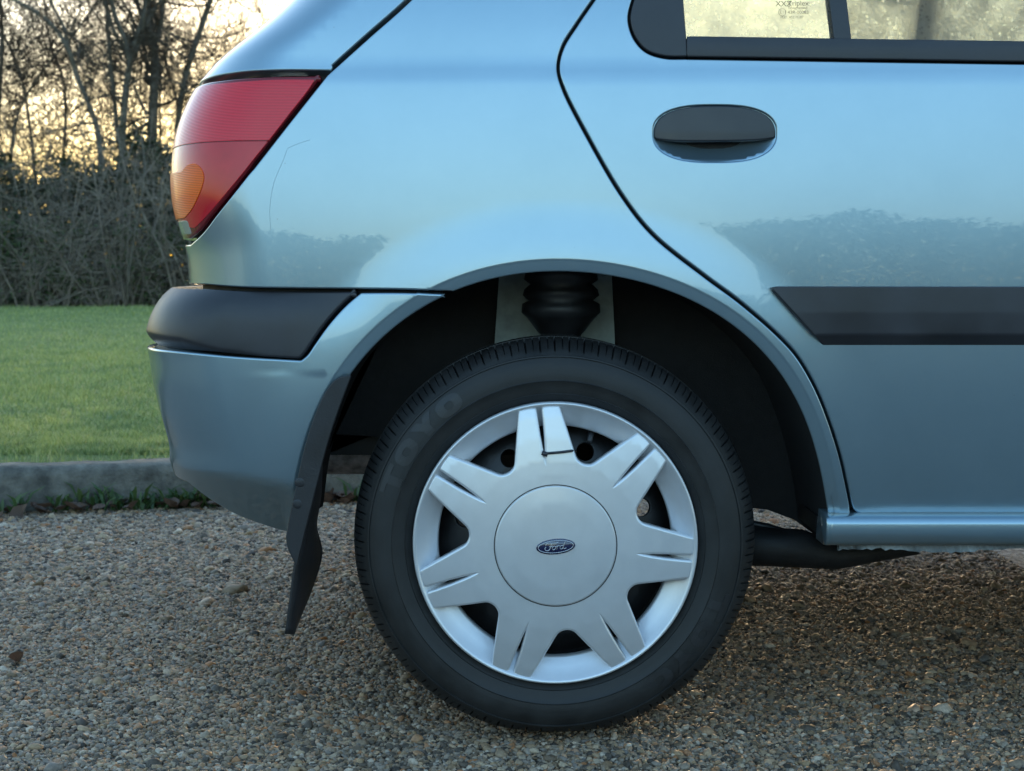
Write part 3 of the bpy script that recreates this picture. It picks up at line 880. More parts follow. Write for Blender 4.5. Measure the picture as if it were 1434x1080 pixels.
panel('brake_lens', OUT(0.0012), up, 'lens_red_ribbed', lamp, gap=0.0, spacing=0.007, step=0.004, fillet=0.0008, depth=0.002)
mid = outline(OUT(0.0006), [('c', [(376, 197.6), (330, 198.2), (285, 200.2), (262, 203)]), ('u', ulamp + 0.03), ('uv', (ulamp + 0.03, float(U(262, 300, 0.12).z))), ('c', [(272, 320), (287, 305), (324, 262), (376, 197.6)])])
panel('reflector_lens', OUT(0.0006), mid, 'lens_red', lamp, gap=0.0, spacing=0.007, step=0.004, fillet=0.0008, depth=0.002)
am = outline(OUT(0.0016), [('c', [(254, 240), (262, 231), (272, 229), (281, 236), (285, 247), (283, 260), (276, 278), (267, 295), (258, 306)]), ('u', ulamp + 0.035), ('uv', (ulamp + 0.035, float(U(254, 240, 0.12).z)))])
panel('indicator_lens', OUT(0.0016), am, 'lens_amber', lamp, gap=0.0, spacing=0.006, step=0.004, fillet=0.0008, depth=0.002)
tipp = outline(OUT(0.0008), [('c', [(258, 309), (262, 310), (265, 318), (268, 328)]), ('u', ulamp + 0.05), ('uv', (ulamp + 0.05, float(U(258, 309, 0.12).z)))])
panel('reversing_lens', OUT(0.0008), tipp, 'lens_clear', lamp, gap=0.0, spacing=0.006, step=0.004, fillet=0.0006, depth=0.002)

# bumper: black cap over a painted skin
bumper = empty('rear_bumper', (0, 0, 0)); bumper.parent = car
def CAP(uv):
    p = BUMP(uv)
    zl_ = np.interp(uv[:, 0], [-0.62, -0.50, -0.28], [float(U(205, 464, .15).z), float(U(215, 470, .1).z), float(U(435, 506, 0).z)])
    n_ = zl_ - uv[:, 1]; n_ = 0.5 * (n_ + np.sqrt(n_ * n_ + 0.002 ** 2))
    q = surf_normals(BUMP, uv)
    return p - q * (0.75 * n_)[:, None]
cap_r = [(503, 407.5), (482, 425), (458, 452), (438, 480), (428, 495), (420, 504)]
cap_b = [(420, 504), (340, 499.5), (280, 494.5), (235, 490.5)]
zcap = float(U(290, 400, 0.0).z)
cp = outline(CAP, [('c', [(290, 400.5), (330, 403.5), (420, 405.5), (503, 407)]), ('c', cap_r), ('c', cap_b), ('u', UW), ('uv', (UW, zcap + 0.004))])
panel('bumper_cap', CAP, cp, 'black_plastic', bumper, gap=0.0012, spacing=0.006, step=0.005, fillet=0.004, depth=0.03,
      extra=np.array([(u_, float(np.interp(u_, [-0.62, -0.50, -0.28], [float(U(205, 464, .15).z), float(U(215, 470, .1).z), float(U(435, 506, 0).z)])) + o_) for u_ in np.arange(-0.78, -0.30, 0.004) for o_ in (-0.004, -0.002, 0.0, 0.002, 0.004)]))
sk = outline(BUMP, [('c', cap_b[::-1]), ('c', [(420, 505), (430, 496.5), (440, 482), (460, 454), (484, 427), (505, 409)]), ('c', [(505, 409), (570, 409.5), (617, 411.5)]),
                    ('p', arch_run(AQ0 + 0.02, arch_angle(427, 720), 120)),
                    ('c', [(425, 748), (400, 746), (372, 738), (330, 722), (290, 698), (262, 676)]), ('u', UW), ('uv', (UW, float(U(235, 490, 0.1).z)))])
panel('bumper_skin', BUMP, sk, 'paint', bumper, gap=0.0005, spacing=0.008, step=0.005, fillet=0.0032, depth=0.02, extra=LIPPTS)

BBLOCK = lambda uv: BUMP(uv) - surf_normals(BUMP, uv) * 0.030
bcp = outline(BUMP, [('c', [(300, 440), (400, 440), (470, 440)]), ('c', [(470, 440), (440, 500), (420, 540)]), ('c', [(420, 540), (330, 540), (260, 530)]), ('u', -1.6), ('uv', (-1.6, float(U(300, 440, 0.05).z)))])
panel('bumper_light_block', BBLOCK, bcp, 'gap_shade', bumper, spacing=0.02, step=0.012, fillet=0.0, depth=0.003, rows=1)  # unseen sheet added to stop light leaking between cap and skin
# added backing sheet: darkens the shut lines and stops light leaking through them
INNER = lambda uv: BODY(uv) - surf_normals(BODY, uv) * 0.020
inn = outline(BODY, [('c', [(760, -200), (640, -60), (500, 66), (420, 102)]), ('u', -0.82), ('uv', (-0.82, zl - 0.03)), ('c', [(290, 430), (420, 430), (560, 440)]),
                     ('c', [(600, 424), (650, 394), (700, 383), (790, 377), (870, 384), (945, 406), (1020, 446), (1065, 484), (1102, 525), (1125, 562), (1145, 619), (1158, 680), (1163, 760)]),
                     ('l', [(1700, 760), (1700, 74), (960, 64), (930, 62), (905, 54), (896, 40), (893, 0), (990, -195)])])
panel('shut_line_backing', INNER, inn, 'gap_shade', car, spacing=0.02, step=0.012, fillet=0.0, depth=0.003, rows=1)
# sill with a rolled shoulder, and the seam flange below it
zt, zb_ = float(U(1250, 722.5, -0.03).z), float(U(1250, 768, -0.04).z)
spf = [(zt + 0.002, 0.014), (zt + 0.0005, -0.016), (zt - 0.0012, -0.026), (zt - 0.003, -0.0305), (zt - 0.007, -0.0345), (zt - 0.012, -0.036), (zt - 0.024, -0.0355), (zt - 0.036, -0.033), (zb_ + 0.004, -0.029), (zb_ + 0.001, -0.026), (zb_, -0.02), (zb_, 0.03)]
xs = [U(1159, 745, -0.04).x + q for q in (0.0, 0.002, 0.01, 0.05, 0.2, 0.5, 0.9, 1.3, 1.6, 1.86)]
v = []; f = []
for i, x in enumerate(xs):
    for (z, y) in spf: v.append((x, y + 0.004 + (0.004 if i == 0 else 0), z))
npf = len(spf)
for i in range(len(xs) - 1):
    for j in range(npf - 1): f.append((i * npf + j, i * npf + j + 1, (i + 1) * npf + j + 1, (i + 1) * npf + j))
f.append(tuple(range(npf - 1, -1, -1)))
mesh_obj('sill', v, f, 'paint', car)
v = []; f = []
x0, x1 = U(1172, 770, 0).x, U(1172, 770, 0).x + 1.7
nfl = 260
for i in range(nfl + 1):
    x = x0 + (x1 - x0) * i / nfl
    zl0 = zb_ - 0.009 + 0.0025 * math.sin(i * 0.21) + random.gauss(0, 0.0009)
    for y in (-0.010, 0.0): 
        v.append((x, y + random.gauss(0, 0.0006), zb_ + 0.003)); v.append((x, y + random.gauss(0, 0.0012), zl0))
for i in range(nfl):
    a = i * 4; c = a + 4
    f += [(a, a + 1, c + 1, c), (a + 2, c + 2, c + 3, a + 3), (a + 1, a + 3, c + 3, c + 1)]
mesh_obj('sill_flange', v, f, 'flange', car, smooth=False)

# wheel arch: liner, inner wall, bare metal with the bump stop
v = []; f = []
NA = len(ARCH)
ac = np.array([HX, HZ])
dirs = ARCH - ac; dirs /= np.linalg.norm(dirs, axis=1)[:, None]
for i in range(NA):
    for (o_, y) in ((0.010, -0.012), (0.016, 0.03), (0.012, 0.20), (0.004, 0.285)):
        p = ARCH[i] + dirs[i] * o_; v.append((p[0], y, p[1]))
for i in range(NA - 1):
    for j in range(3): f.append((i * 4 + j, i * 4 + j + 1, (i + 1) * 4 + j + 1, (i + 1) * 4 + j))
mesh_obj('arch_liner', v, f, 'liner', car)
WY = 0.265
wall = [(ARCH[i][0] + dirs[i][0] * 0.008, ARCH[i][1] + dirs[i][1] * 0.008) for i in range(8, NA - 6)]
bot = [U(*p, WY) for p in ((1168, 764), (1140, 748), (1112, 728), (1075, 714), (1000, 706), (800, 640), (520, 611), (420, 606))]
poly = wall + [(p.x, p.z) for p in bot]
v = [(x, WY, z) for x, z in poly] + [(x, WY + 0.02, z) for x, z in poly]
n_ = len(poly)
f = [tuple(range(n_ - 1, -1, -1)), tuple(range(n_, 2 * n_))] + [(i, (i + 1) % n_, n_ + (i + 1) % n_, n_ + i) for i in range(n_)]
mesh_obj('arch_inner_wall', v, f, 'liner', car, smooth=False)
PY = 0.235
pp = [U(*q, PY) for q in ((700, 370), (856, 370), (861, 476), (862, 520), (690, 520), (693, 476))]
v = [(p.x, PY, p.z) for p in pp] + [(p.x, PY + 0.02, p.z) for p in pp]
f = [(5, 4, 3, 2, 1, 0)] + [(i, (i + 1) % 6, 6 + (i + 1) % 6, 6 + i) for i in range(6)]
mesh_obj('suspension_tower', v, f, 'inner_primer', car, smooth=False)
bc = U(786, 430, 0.15)
def bz(py): return float(U(786, py, 0.15).z) - bc.z
v, f = lathe([(0.0, bz(372)), (0.052, bz(372)), (0.055, bz(392)), (0.046, bz(398)), (0.055, bz(406)), (0.057, bz(414)), (0.048, bz(421)), (0.058, bz(426)), (0.059, bz(438)), (0.050, bz(446)), (0.036, bz(464)), (0.030, bz(470)), (0.028, bz(540)), (0.0, bz(540))], 28, 'z', (bc.x, 0.165, bc.z))
mesh_obj('bump_stop', v, f, 'steel_dark', car)

# mud flap: strip along the arch lip and a blade hanging behind the wheel
flap = empty('mud_flap', (0, 0, 0)); flap.parent = car
FS = lambda uv: np.stack([uv[:, 0], np.minimum(bumper_y(uv[:, 0], uv[:, 1]), Y0 + 0.010) - 0.006, uv[:, 1]], -1)
fs_l = [(490, 525), (472, 530), (458, 545), (442, 578), (426, 628), (414, 682), (405, 725), (400, 752)]
fs_r = [(416, 792), (424, 758), (434, 718), (444, 678), (455, 635), (468, 592), (480, 558), (492, 526)]
fpz = outline(FS, [('c', fs_l), ('c', [(400, 752), (402, 766), (408, 780), (414, 793)]), ('c', fs_r)])
strip = panel('mounting_strip', FS, fpz, 'flap_rubber', flap, spacing=0.007, step=0.005, fillet=0.0018, depth=0.006)
for (px, py) in ((420, 676), (416.5, 706)):
    q = to_uv(FS, np.array([[px, py]])); c = FS(q)[0]
    v, f = lathe([(0.0, -0.0009), (0.004, -0.0007), (0.0065, 0.0), (0.0075, 0.001)], 18, 'y', tuple(c))
    mesh_obj('rivet', v, f, 'flap_rubber', strip)
near = [(446, 640, .0), (437, 700, .002), (426, 745, .0), (416, 785, -.003), (409, 835, -.004), (402, 888, -.004)]
far_ = [(447, 640, .09), (449, 692, .11), (444, 735, .13), (451.5, 773, .14), (438, 824, .10), (410, 889, .02)]
nn2 = catmull([(a, c, e * 1000) for a, c, e in near], n=6); ff2 = catmull([(a, c, e * 1000) for a, c, e in far_], n=6)
rows_ = []
for a, c in zip(nn2, ff2):
    A = np.array(U(a[0], a[1], a[2] / 1000)); C = np.array(U(c[0], c[1], c[2] / 1000))
    rows_.append([A + (C - A) * t + np.array([0.006 * math.sin(math.pi * t), 0, 0]) for t in np.linspace(0, 1, 8)])
v = []; f = []
nr, nc = len(rows_), 8
for sgn in (0, 1):
    for row in rows_:
        for p in row: v.append(p + np.array([0.0035 * (sgn - 1), 0, 0]))
for i in range(nr - 1):
    for j in range(nc - 1):
        a = i * nc + j; f.append((a, a + 1, a + nc + 1, a + nc)); a += nr * nc; f.append((a, a + nc, a + nc + 1, a + 1))
for i in range(nr - 1):
    for j in (0, nc - 1):
        a = i * nc + j; f.append((a, a + nc, a + nc + nr * nc, a + nr * nc))
for j in range(nc - 1):
    for i in (0, nr - 1):
        a = i * nc + j; f.append((a, a + 1, a + 1 + nr * nc, a + nr * nc))
mesh_obj('flap_blade', v, f, 'flap_rubber', flap)

# under the car
t = Tubes(); p0, p1, p2 = U(980, 762, 0.2), U(1120, 768, 0.2), U(1285, 770, 0.22)
t.add([p0, p1, U(1170, 778, .2), p2], [0.030, 0.030, 0.022, 0.007], 16); t.build('trailing_arm', 'underbody', car)
t = Tubes(); t.add([U(1020, 728, 0.24), U(1075, 738, 0.24), U(1120, 752, 0.24), U(1175, 775, 0.24)], [0.006] * 4, 10); t.build('brake_pipe', 'steel_dark', car)
sy = 0.75
s0, s1 = U(380, 640, sy), U(640, 640, sy)
rs = (float(U(500, 612, sy).z) - float(U(500, 664, sy).z)) / 2
v, f = lathe([(0, 0), (rs * .8, 0.0), (rs, 0.02), (rs, s1.x - s0.x - 0.02), (rs * .8, s1.x - s0.x), (0, s1.x - s0.x)], 32, 'x', (s0.x, sy, (float(U(500, 612, sy).z) + float(U(500, 664, sy).z)) / 2))
mesh_obj('silencer', v, f, 'galvanised', car)
t = Tubes(); t.add([(HX, 0.10, HZ), (HX + 0.06, 0.25, HZ + 0.02), (HX + 0.1, 0.8, HZ + 0.03), (HX + 0.06, 1.35, HZ + 0.02), (HX, 1.5, HZ)], [0.03, 0.035, 0.035, 0.035, 0.03], 12); t.build('axle_beam', 'underbody', car)
v, f = box_geo(-0.36, 0.42, 0.29, 1.33, 0.37, 0.42); mesh_obj('boot_floor', v, f, 'underbody', car, smooth=False)
v, f = box_geo(0.45, 2.1, 0.12, 1.46, 0.275, 0.30); mesh_obj('floor_pan', v, f, 'underbody', car, smooth=False)

# far side, roof, cabin
CW = 1.60                                             # depth of the far flank
def far_y(x, z): return CW - (np.interp(z, _zz, _yy) + plan(np.asarray(x)))
def far_panel(name, xa, xb, za, zb2, mat, nx=10, nz=8, back=0.0):
    v = []; f = []
    for i in range(nx + 1):
        for j in range(nz + 1):
            x = xa + (xb - xa) * i / nx
            z0 = za(x) if callable(za) else za; z1 = zb2(x) if callable(zb2) else zb2
            z = z0 + (z1 - z0) * j / nz
            v.append((x, float(far_y(x, z)) - back, z))
    for i in range(nx):
        for j in range(nz):
            a = i * (nz + 1) + j; f.append((a, a + nz + 1, a + nz + 2, a + 1))
    o = mesh_obj(name, v, f, mat, car)
    s = o.modifiers.new('thick', 'SOLIDIFY'); s.thickness = 0.012
    return o
far_panel('far_side_lower', -0.36, -0.22, 0.36, 0.95, 'paint')
far_panel('far_side_lower', 0.42, 2.05, 0.24, 0.95, 'paint')
far_panel('far_side_quarter', -0.22, 0.42, lambda x: 0.30 + math.sqrt(max(0.0, 0.335 ** 2 - (x - HX - 0.01) ** 2)), 0.95, 'paint', nx=24)
far_panel('far_pillar', -0.22, 0.20, 0.95, 1.34, 'paint')
far_panel('far_pillar', 0.955, 0.985, 0.95, 1.34, 'beige_trim')
far_panel('far_pillar', 1.80, 1.90, 0.95, 1.34, 'paint')
far_panel('far_window', 0.20, 0.955, 0.95, 1.34, 'glass_far', back=0.004)
far_panel('far_window', 0.985, 1.80, 0.95, 1.34, 'glass_far', back=0.004)
# roof
v = []; f = []
for i in range(21):
    x = -0.12 + 1.98 * i / 20
    for j in range(13):
        t_ = j / 12; y = 0.17 + (CW - 0.34) * t_
        zr = 1.345 + 0.055 * math.sin(math.pi * t_) ** 0.6 - 0.05 * ((i / 20 - 0.5) * 2) ** 2
        v.append((x, y - 0.03 * (1 - 2 * t_) * 0, zr))
for i in range(20):
    for j in range(12):
        a = i * 13 + j; f.append((a, a + 13, a + 14, a + 1))
o = mesh_obj('roof', v, f, 'paint', car); s = o.modifiers.new('thick', 'SOLIDIFY'); s.thickness = 0.03
# near-side upper rail so that roof and flank meet
def RAIL(uv): return np.stack([uv[:, 0], side_y(uv[:, 0], uv[:, 1]) + 0.002, uv[:, 1]], -1)
panel('roof_rail', RAIL, np.array([(0.02, 1.225), (1.86, 1.225), (1.86, 1.335), (-0.06, 1.335)]), 'paint', car, spacing=0.03, step=0.02, fillet=0.003, depth=0.02)
# seats
def seat(x, y, tilt=0.22):
    se = bpy.data.objects.new('seat', None); col.objects.link(se); se.parent = car
    v, f = box_geo(-0.06, 0.06, -0.24, 0.24, 0, 0.56); o = mesh_obj('backrest', v, f, 'seat_cloth', se); bevel(o, 0.05, 4); o.location = (x, y, 0.50); o.rotation_euler = (0, -tilt, 0)
    v, f = box_geo(-0.045, 0.045, -0.13, 0.13, 0, 0.17); o = mesh_obj('head_restraint', v, f, 'seat_cloth', se); bevel(o, 0.04, 4); o.location = (x - 0.145, y, 1.09); o.rotation_euler = (0, -tilt, 0)
    v, f = box_geo(-0.02, 0.45, -0.25, 0.25, 0, 0.14); o = mesh_obj('cushion', v, f, 'seat_cloth', se); bevel(o, 0.05, 4); o.location = (x, y, 0.40)
for x, y in ((1.42, 0.42), (1.42, 1.18)): seat(x, y)
v, f = box_geo(0.10, 0.24, 0.31, 1.29, 0.45, 0.90); o = mesh_obj('rear_bench', v, f, 'seat_cloth', car); bevel(o, 0.04, 3)
v, f = box_geo(-0.30, 0.10, 0.31, 1.29, 0.88, 0.90); mesh_obj('parcel_shelf', v, f, 'seat_cloth', car)
v, f = box_geo(0.935, 1.005, 0.055, 0.085, 0.5, 0.99); mesh_obj('door_pillar', v, f, 'beige_trim', car, smooth=False)
t = Tubes(); t.add([(1.0, 0.10, 1.25), (0.985, 0.11, 1.0), (0.97, 0.12, 0.75)], [0.012, 0.012, 0.012], 6); t.build('seat_belt', 'beige_trim', car)

# front door, wing and nose (beyond the right edge of the photograph)
fd = np.array([(0.957, 0.305), (1.93, 0.305), (1.97, 0.60), (1.93, 0.955), (0.957, 0.945)])
fdoor = panel('front_door', SIDE, fd, 'paint', car, gap=0.0026, spacing=0.03, step=0.015, depth=0.016)
panel('rubbing_strip', STRIP, np.array([(0.965, sp[:, 1].min()), (1.94, sp[:, 1].min()), (1.94, sp[:, 1].max()), (0.965, sp[:, 1].max())]), 'black_plastic', fdoor, spacing=0.02, step=0.012, fillet=0.0022, depth=0.014)
panel('front_door_window', off(0.012), np.array([(0.95, 0.93), (1.80, 0.93), (1.55, 1.23), (0.95, 1.23)]), 'glass_near', fdoor, spacing=0.05, step=0.03, fillet=0.0, depth=0.004, rows=1)
panel('waist_seal', WAIST, np.array([(0.955, 0.945), (1.86, 0.935), (1.86, 0.962), (0.955, 0.972)]), 'black_plastic', fdoor, spacing=0.02, step=0.012, fillet=0.002, depth=0.018)
FXC = HX + 2.446
a_ = np.linspace(math.pi, 0.02, 30)
wing = [(1.965, 0.60), (1.925, 0.305), (2.03, 0.27)] + [(FXC + 0.335 * math.cos(q), HZ + 0.02 + 0.335 * math.sin(q)) for q in a_[1:]] + [(2.95, 0.32), (2.98, 0.55), (2.85, 0.72), (2.4, 0.86), (1.95, 0.95)]
panel('front_wing', SIDE, np.array(wing), 'paint', car, gap=0.0026, spacing=0.03, step=0.015, depth=0.016)
v = []; f = []
for i in range(13):
    t_ = i / 12; x = 1.55 + 1.43 * t_
    zt_ = np.interp(x, [1.55, 1.95, 2.4, 2.85, 2.98], [1.30, 0.965, 0.885, 0.74, 0.56])
    for j in range(9):
        q = j / 8; y = 0.01 + (CW - 0.02) * q
        v.append((x, y if x > 1.9 else 0.16 * (1 - 2 * q) * (1.9 - x) / 0.35 + y, zt_ + 0.04 * math.sin(math.pi * q)))
for i in range(12):
    for j in range(8):
        a = i * 9 + j; f.append((a, a + 9, a + 10, a + 1))
bon = mesh_obj('bonnet', v[3 * 9:], [tuple(k - 27 for k in q) for q in f if min(q) >= 27], 'paint', car)
wsc = mesh_obj('windscreen', v[:4 * 9], [q for q in f if max(q) < 36], 'glass_near', car)
v, f = box_geo(2.90, 2.985, 0.02, CW - 0.02, 0.22, 0.56); o = mesh_obj('front_bumper', v, f, 'paint', car); bevel(o, 0.04, 3)

# ------------------------------------------------------------------ the wheel
def make_wheel(name):
    w = bpy.data.objects.new(name, None); col.objects.link(w); w.parent = car
    w.location = (HX, 0, HZ)
    # tyre: turned profile with moulded ridges, shoulder blocks cut by lateral grooves
    prof = [(0.190, 0.022), (0.197, 0.010), (0.203, 0.004), (0.2085, 0.0015), (0.2095, 0.0005), (0.2105, 0.0016), (0.218, -0.0012), (0.2268, -0.003), (0.2280, -0.0042), (0.2292, -0.003),
            (0.2340, -0.0031), (0.2374, -0.0029), (0.2405, -0.0024), (0.2435, -0.0019), (0.248, -0.0010), (0.254, 0.0015), (0.2602, 0.0050), (0.2610, 0.0035), (0.2628, 0.0042), (0.2634, 0.0068),
            (0.2675, 0.0100), (0.2715, 0.0140), (0.2750, 0.0185), (0.2785, 0.0235), (0.2815, 0.0290), (0.2840, 0.036), (0.2858, 0.044), (0.2866, 0.054),
            (0.2800, 0.0545), (0.2800, 0.0625), (0.2872, 0.063), (0.2878, 0.0840), (0.2810, 0.0845), (0.2810, 0.0925), (0.2876, 0.093), (0.2866, 0.118), (0.280, 0.14), (0.268, 0.158), (0.235, 0.172), (0.20, 0.16), (0.19, 0.15)]
    nb, cpb = 84, 8
    v = []; f = []
    m_ = len(prof); NS = nb * cpb
    for k in range(NS):
        c_ = k % cpb
        a = 2 * math.pi * (k // cpb + [0, .09, .10, .46, .47, .53, .54, .97][c_] * 1.0) / nb
        deep = c_ in (1,) or c_ == 0
        sipe = c_ in (4, 5)
        for i, (r_, y) in enumerate(prof):
            rr, yy = r_, y
            if 21 <= i <= 27:
                g = (i - 20) / 7
                if deep: rr -= 0.0058 * min(1, g * 2.2); yy += 0.0035 * (1 - g)
                elif sipe and i >= 22: rr -= 0.0032 * min(1, g * 1.6); yy += 0.002 * (1 - g)
            x, z = rr * math.cos(a), rr * math.sin(a)
            # flattened where it meets the gravel, with a slight bulge
            lim = -HZ - 0.0055
            if z < lim + 0.018:
                tq = (lim + 0.018 - z) / 0.03
                z = lim + 0.018 - 0.018 * (1 - math.exp(-tq * 1.6))
            low = max(0.0, (-z - 0.19) / 0.09)
            if i < 24: yy -= 0.005 * low * math.sin(math.pi * min(1, max(0, (r_ - 0.2) / 0.085)))
            v.append((x, yy, z))
    for k in range(NS):
        k2 = (k + 1) % NS
        for i in range(m_ - 1): f.append((k * m_ + i, k2 * m_ + i, k2 * m_ + i + 1, k * m_ + i + 1))
    ty = mesh_obj('tyre', v, f, 'tyre_rubber', w)
    md = ty.modifiers.new('edge', 'EDGE_SPLIT'); md.split_angle = R(38)
    # raised lettering
    def yprof(r_): return np.interp(r_, [p[0] for p in prof[3:24]], [p[1] for p in prof[3:24]])
    def letter(polys, ang, rc, hgt, wd, clock=True):
        vv = []; ff = []
        for poly in polys:
            P = densify(np.array(poly), 0.06)
            if area(P) < 0: P = P[::-1]
            res = delaunay_2d_cdt([Vector(q) for q in P], [(i, (i + 1) % len(P)) for i in range(len(P))], [], 1, 1e-6)
            b0 = len(vv)
            for q in res[0]:
                r_ = rc + (q.y - 0.5) * hgt
                an = ang - (q.x - 0.5) * wd / rc
                vv.append((r_ * math.cos(an), float(yprof(r_)) - 0.0009, r_ * math.sin(an)))
            ff += [tuple(i + b0 for i in t_) for t_ in res[2]]
            nP = len(P); b1 = len(vv)
            for q in P:
                r_ = rc + (q[1] - 0.5) * hgt; an = ang - (q[0] - 0.5) * wd / rc
                vv.append((r_ * math.cos(an), float(yprof(r_)) - 0.0009, r_ * math.sin(an))); vv.append((r_ * math.cos(an), float(yprof(r_)) + 0.001, r_ * math.sin(an)))
            for i in range(nP):
                k = (i + 1) % nP; ff.append((b1 + 2 * i, b1 + 2 * i + 1, b1 + 2 * k + 1, b1 + 2 * k))
        return vv, ff
    T_ = [[(0, 1), (1, 1), (1, .74), (.66, .74), (.66, 0), (.34, 0), (.34, .74), (0, .74)]]
    Y_ = [[(0, 1), (.36, 1), (.5, .72), (.64, 1), (1, 1), (.67, .42), (.67, 0), (.33, 0), (.33, .42)]]
    oa = np.linspace(0, 2 * math.pi, 25)
    def ring_half(a0, a1):
        q = np.linspace(a0, a1, 14)
        sup = lambda c, s, rx, ry: (0.5 + rx * np.sign(c) * abs(c) ** .75, 0.5 + ry * np.sign(s) * abs(s) ** .75)
        return [sup(math.cos(t_), math.sin(t_), .5, .5) for t_ in q] + [sup(math.cos(t_), math.sin(t_), .17, .2) for t_ in q[::-1]]
    O_ = [ring_half(0, math.pi), ring_half(math.pi, 2 * math.pi)]
    for cen in (143.0, -37.0):
        vv, ff = [], []
        for k, L_ in enumerate((T_, O_, Y_, O_)):
            a, c = letter(L_, R(cen + 15.6 - 10.4 * k), 0.2435, 0.026, 0.040)
            b0 = len(vv); vv += a; ff += [tuple(i + b0 for i in q) for q in c]
        mesh_obj('tyre_lettering', vv, ff, 'tyre_letter', w, smooth=False)
    # pressed steel wheel
    v, f = lathe([(0.192, 0.018), (0.186, 0.020), (0.180, 0.030), (0.177, 0.050), (0.168, 0.056), (0.166, 0.12), (0.185, 0.15)], 72, 'y')
    mesh_obj('wheel_rim', v, f, 'steel_dark', w)
    def DISC(uv):
        r_ = np.hypot(uv[:, 0], uv[:, 1])
        return np.stack([uv[:, 0], np.interp(r_, [0, .05, .075, .10, .125, .15, .168], [.030, .030, .034, .026, .030, .042, .058]), uv[:, 1]], -1)
    circ = lambda cx, cz, r_, n=24: np.array([(cx + r_ * math.cos(2 * math.pi * k / n), cz + r_ * math.sin(2 * math.pi * k / n)) for k in range(n)])
    hs = [circ(0.132 * math.cos(R(a)), 0.132 * math.sin(R(a)), 0.0125) for a in (71, 119, 167, 215, 263, 311, 20)]
    panel('wheel_disc', DISC, circ(0, 0, 0.168, 90), 'steel_dark', w, spacing=0.014, step=0.012, fillet=0.001, depth=0.004, holes=hs)
    v, f = lathe([(0.0, 0.06), (0.105, 0.06), (0.112, 0.068), (0.112, 0.11), (0.0, 0.12)], 40, 'y'); mesh_obj('brake_drum', v, f, 'steel_dark', w)
    t = Tubes(); a = R(71.5); e = np.array([math.cos(a), 0, math.sin(a)])
    t.add([e * 0.166 + (0, .045, 0), e * 0.158 + (0, .02, 0), e * 0.150 + (0, .006, 0)], [0.005, 0.0045, 0.0035], 10); t.build('valve', 'steel_dark', w)
    # plastic cover: dished ring, seven twin spokes, centre cap
    v, f = lathe([(0.1640, 0.026), (0.1640, 0.0170), (0.1648, 0.0152), (0.1665, 0.0140), (0.178, 0.0075), (0.188, 0.0010), (0.1935, -0.0050), (0.1960, -0.0072), (0.1978, -0.0066), (0.1990, -0.0040), (0.1992, 0.0040), (0.196, 0.012)], 140, 'y')
    cov = mesh_obj('wheel_cover_ring', v, f, 'silver_paint', w)
    def STAR(uv):
        r_ = np.hypot(uv[:, 0], uv[:, 1])
        return np.stack([uv[:, 0], np.interp(r_, [0, .06, .084, .10, .12, .15, .18, .195], [-.0200, -.0195, -.0185, -.0178, -.0165, -.0130, -.0082, -.0045]), uv[:, 1]], -1)
    pts = []
    def pol(ang, a, b_): # a along the direction ang, b_ to its left
        return np.array([a * math.cos(ang) - b_ * math.sin(ang), a * math.sin(ang) + b_ * math.cos(ang)])
    step_ = 2 * math.pi / 7; base = R(96.9)
    for k in range(7):
        sa = base + k * step_; wa = sa + step_ / 2      # spoke, then the window after it
        ro = 0.1925
        # right side of the spoke pair up to its end, slit, left side, then round the window
        e_ = R(8.05)
        pts.append(ro * np.array([math.cos(sa - e_), math.sin(sa - e_)]))
        for q in (0.66, 0.33): pts.append(ro * np.array([math.cos(sa - e_ * (q + .2)), math.sin(sa - e_ * (q + .2))]))
        pts += [pol(sa, 0.1915, -0.0058), pol(sa, 0.175, -0.0054), pol(sa, 0.155, -0.0048), pol(sa, 0.135, -0.0034), pol(sa, 0.120, -0.0016), pol(sa, 0.1135, 0.0),
                pol(sa, 0.120, 0.0016), pol(sa, 0.135, 0.0034), pol(sa, 0.155, 0.0048), pol(sa, 0.175, 0.0054), pol(sa, 0.1915, 0.0058)]
        for q in (0.53, 0.86): pts.append(ro * np.array([math.cos(sa + e_ * q), math.sin(sa + e_ * q)]))
        pts.append(ro * np.array([math.cos(sa + e_), math.sin(sa + e_)]))
        ca, cr, tilt = 0.1385, 0.0200, R(37)
        side_n = []
        for q in np.linspace(-90 + 37 - 0, -270 - 37 + 0, 15)[::1]:
            pass
        # arc of the window's inner end, tangent to the two flanks
        for q in np.linspace(math.pi / 2 + tilt, 3 * math.pi / 2 - tilt, 15):
            pts.append(pol(wa, ca + cr * math.cos(q), -cr * math.sin(q) if True else 0))
    star = np.array(pts)
    panel('wheel_cover', STAR, star, 'silver_paint', w, gap=-0.0026, spacing=0.006, step=0.0030, fillet=0.0040, depth=0.016, rows=5)
    def CAPS(uv):
        p = STAR(uv); r_ = np.hypot(uv[:, 0], uv[:, 1]); p[:, 1] += -0.0022 - 0.002 * (1 - (r_ / 0.084) ** 2); return p
    cc = panel('centre_cap', CAPS, circ(0, 0, 0.0838, 120), 'silver_paint', w, spacing=0.008, step=0.004, fillet=0.0016, depth=0.005)
    v, f = lathe([(0.0857, -0.0184), (0.0856, -0.01885), (0.0844, -0.0190), (0.0842, -0.0180)], 120, 'y'); mesh_obj('cap_shade_ring', v, f, 'steel_dark', w)  # raised dark ring, paints the shade of a groove round the cap
    # oval badge with script
    def oval(rx, ry, y, n=60, tilt=R(5.5)):
        return [(rx * math.cos(q) * math.cos(tilt) - ry * math.sin(q) * math.sin(tilt), y, rx * math.cos(q) * math.sin(tilt) + ry * math.sin(q) * math.cos(tilt)) for q in np.linspace(0, 2 * math.pi, n, endpoint=False)]
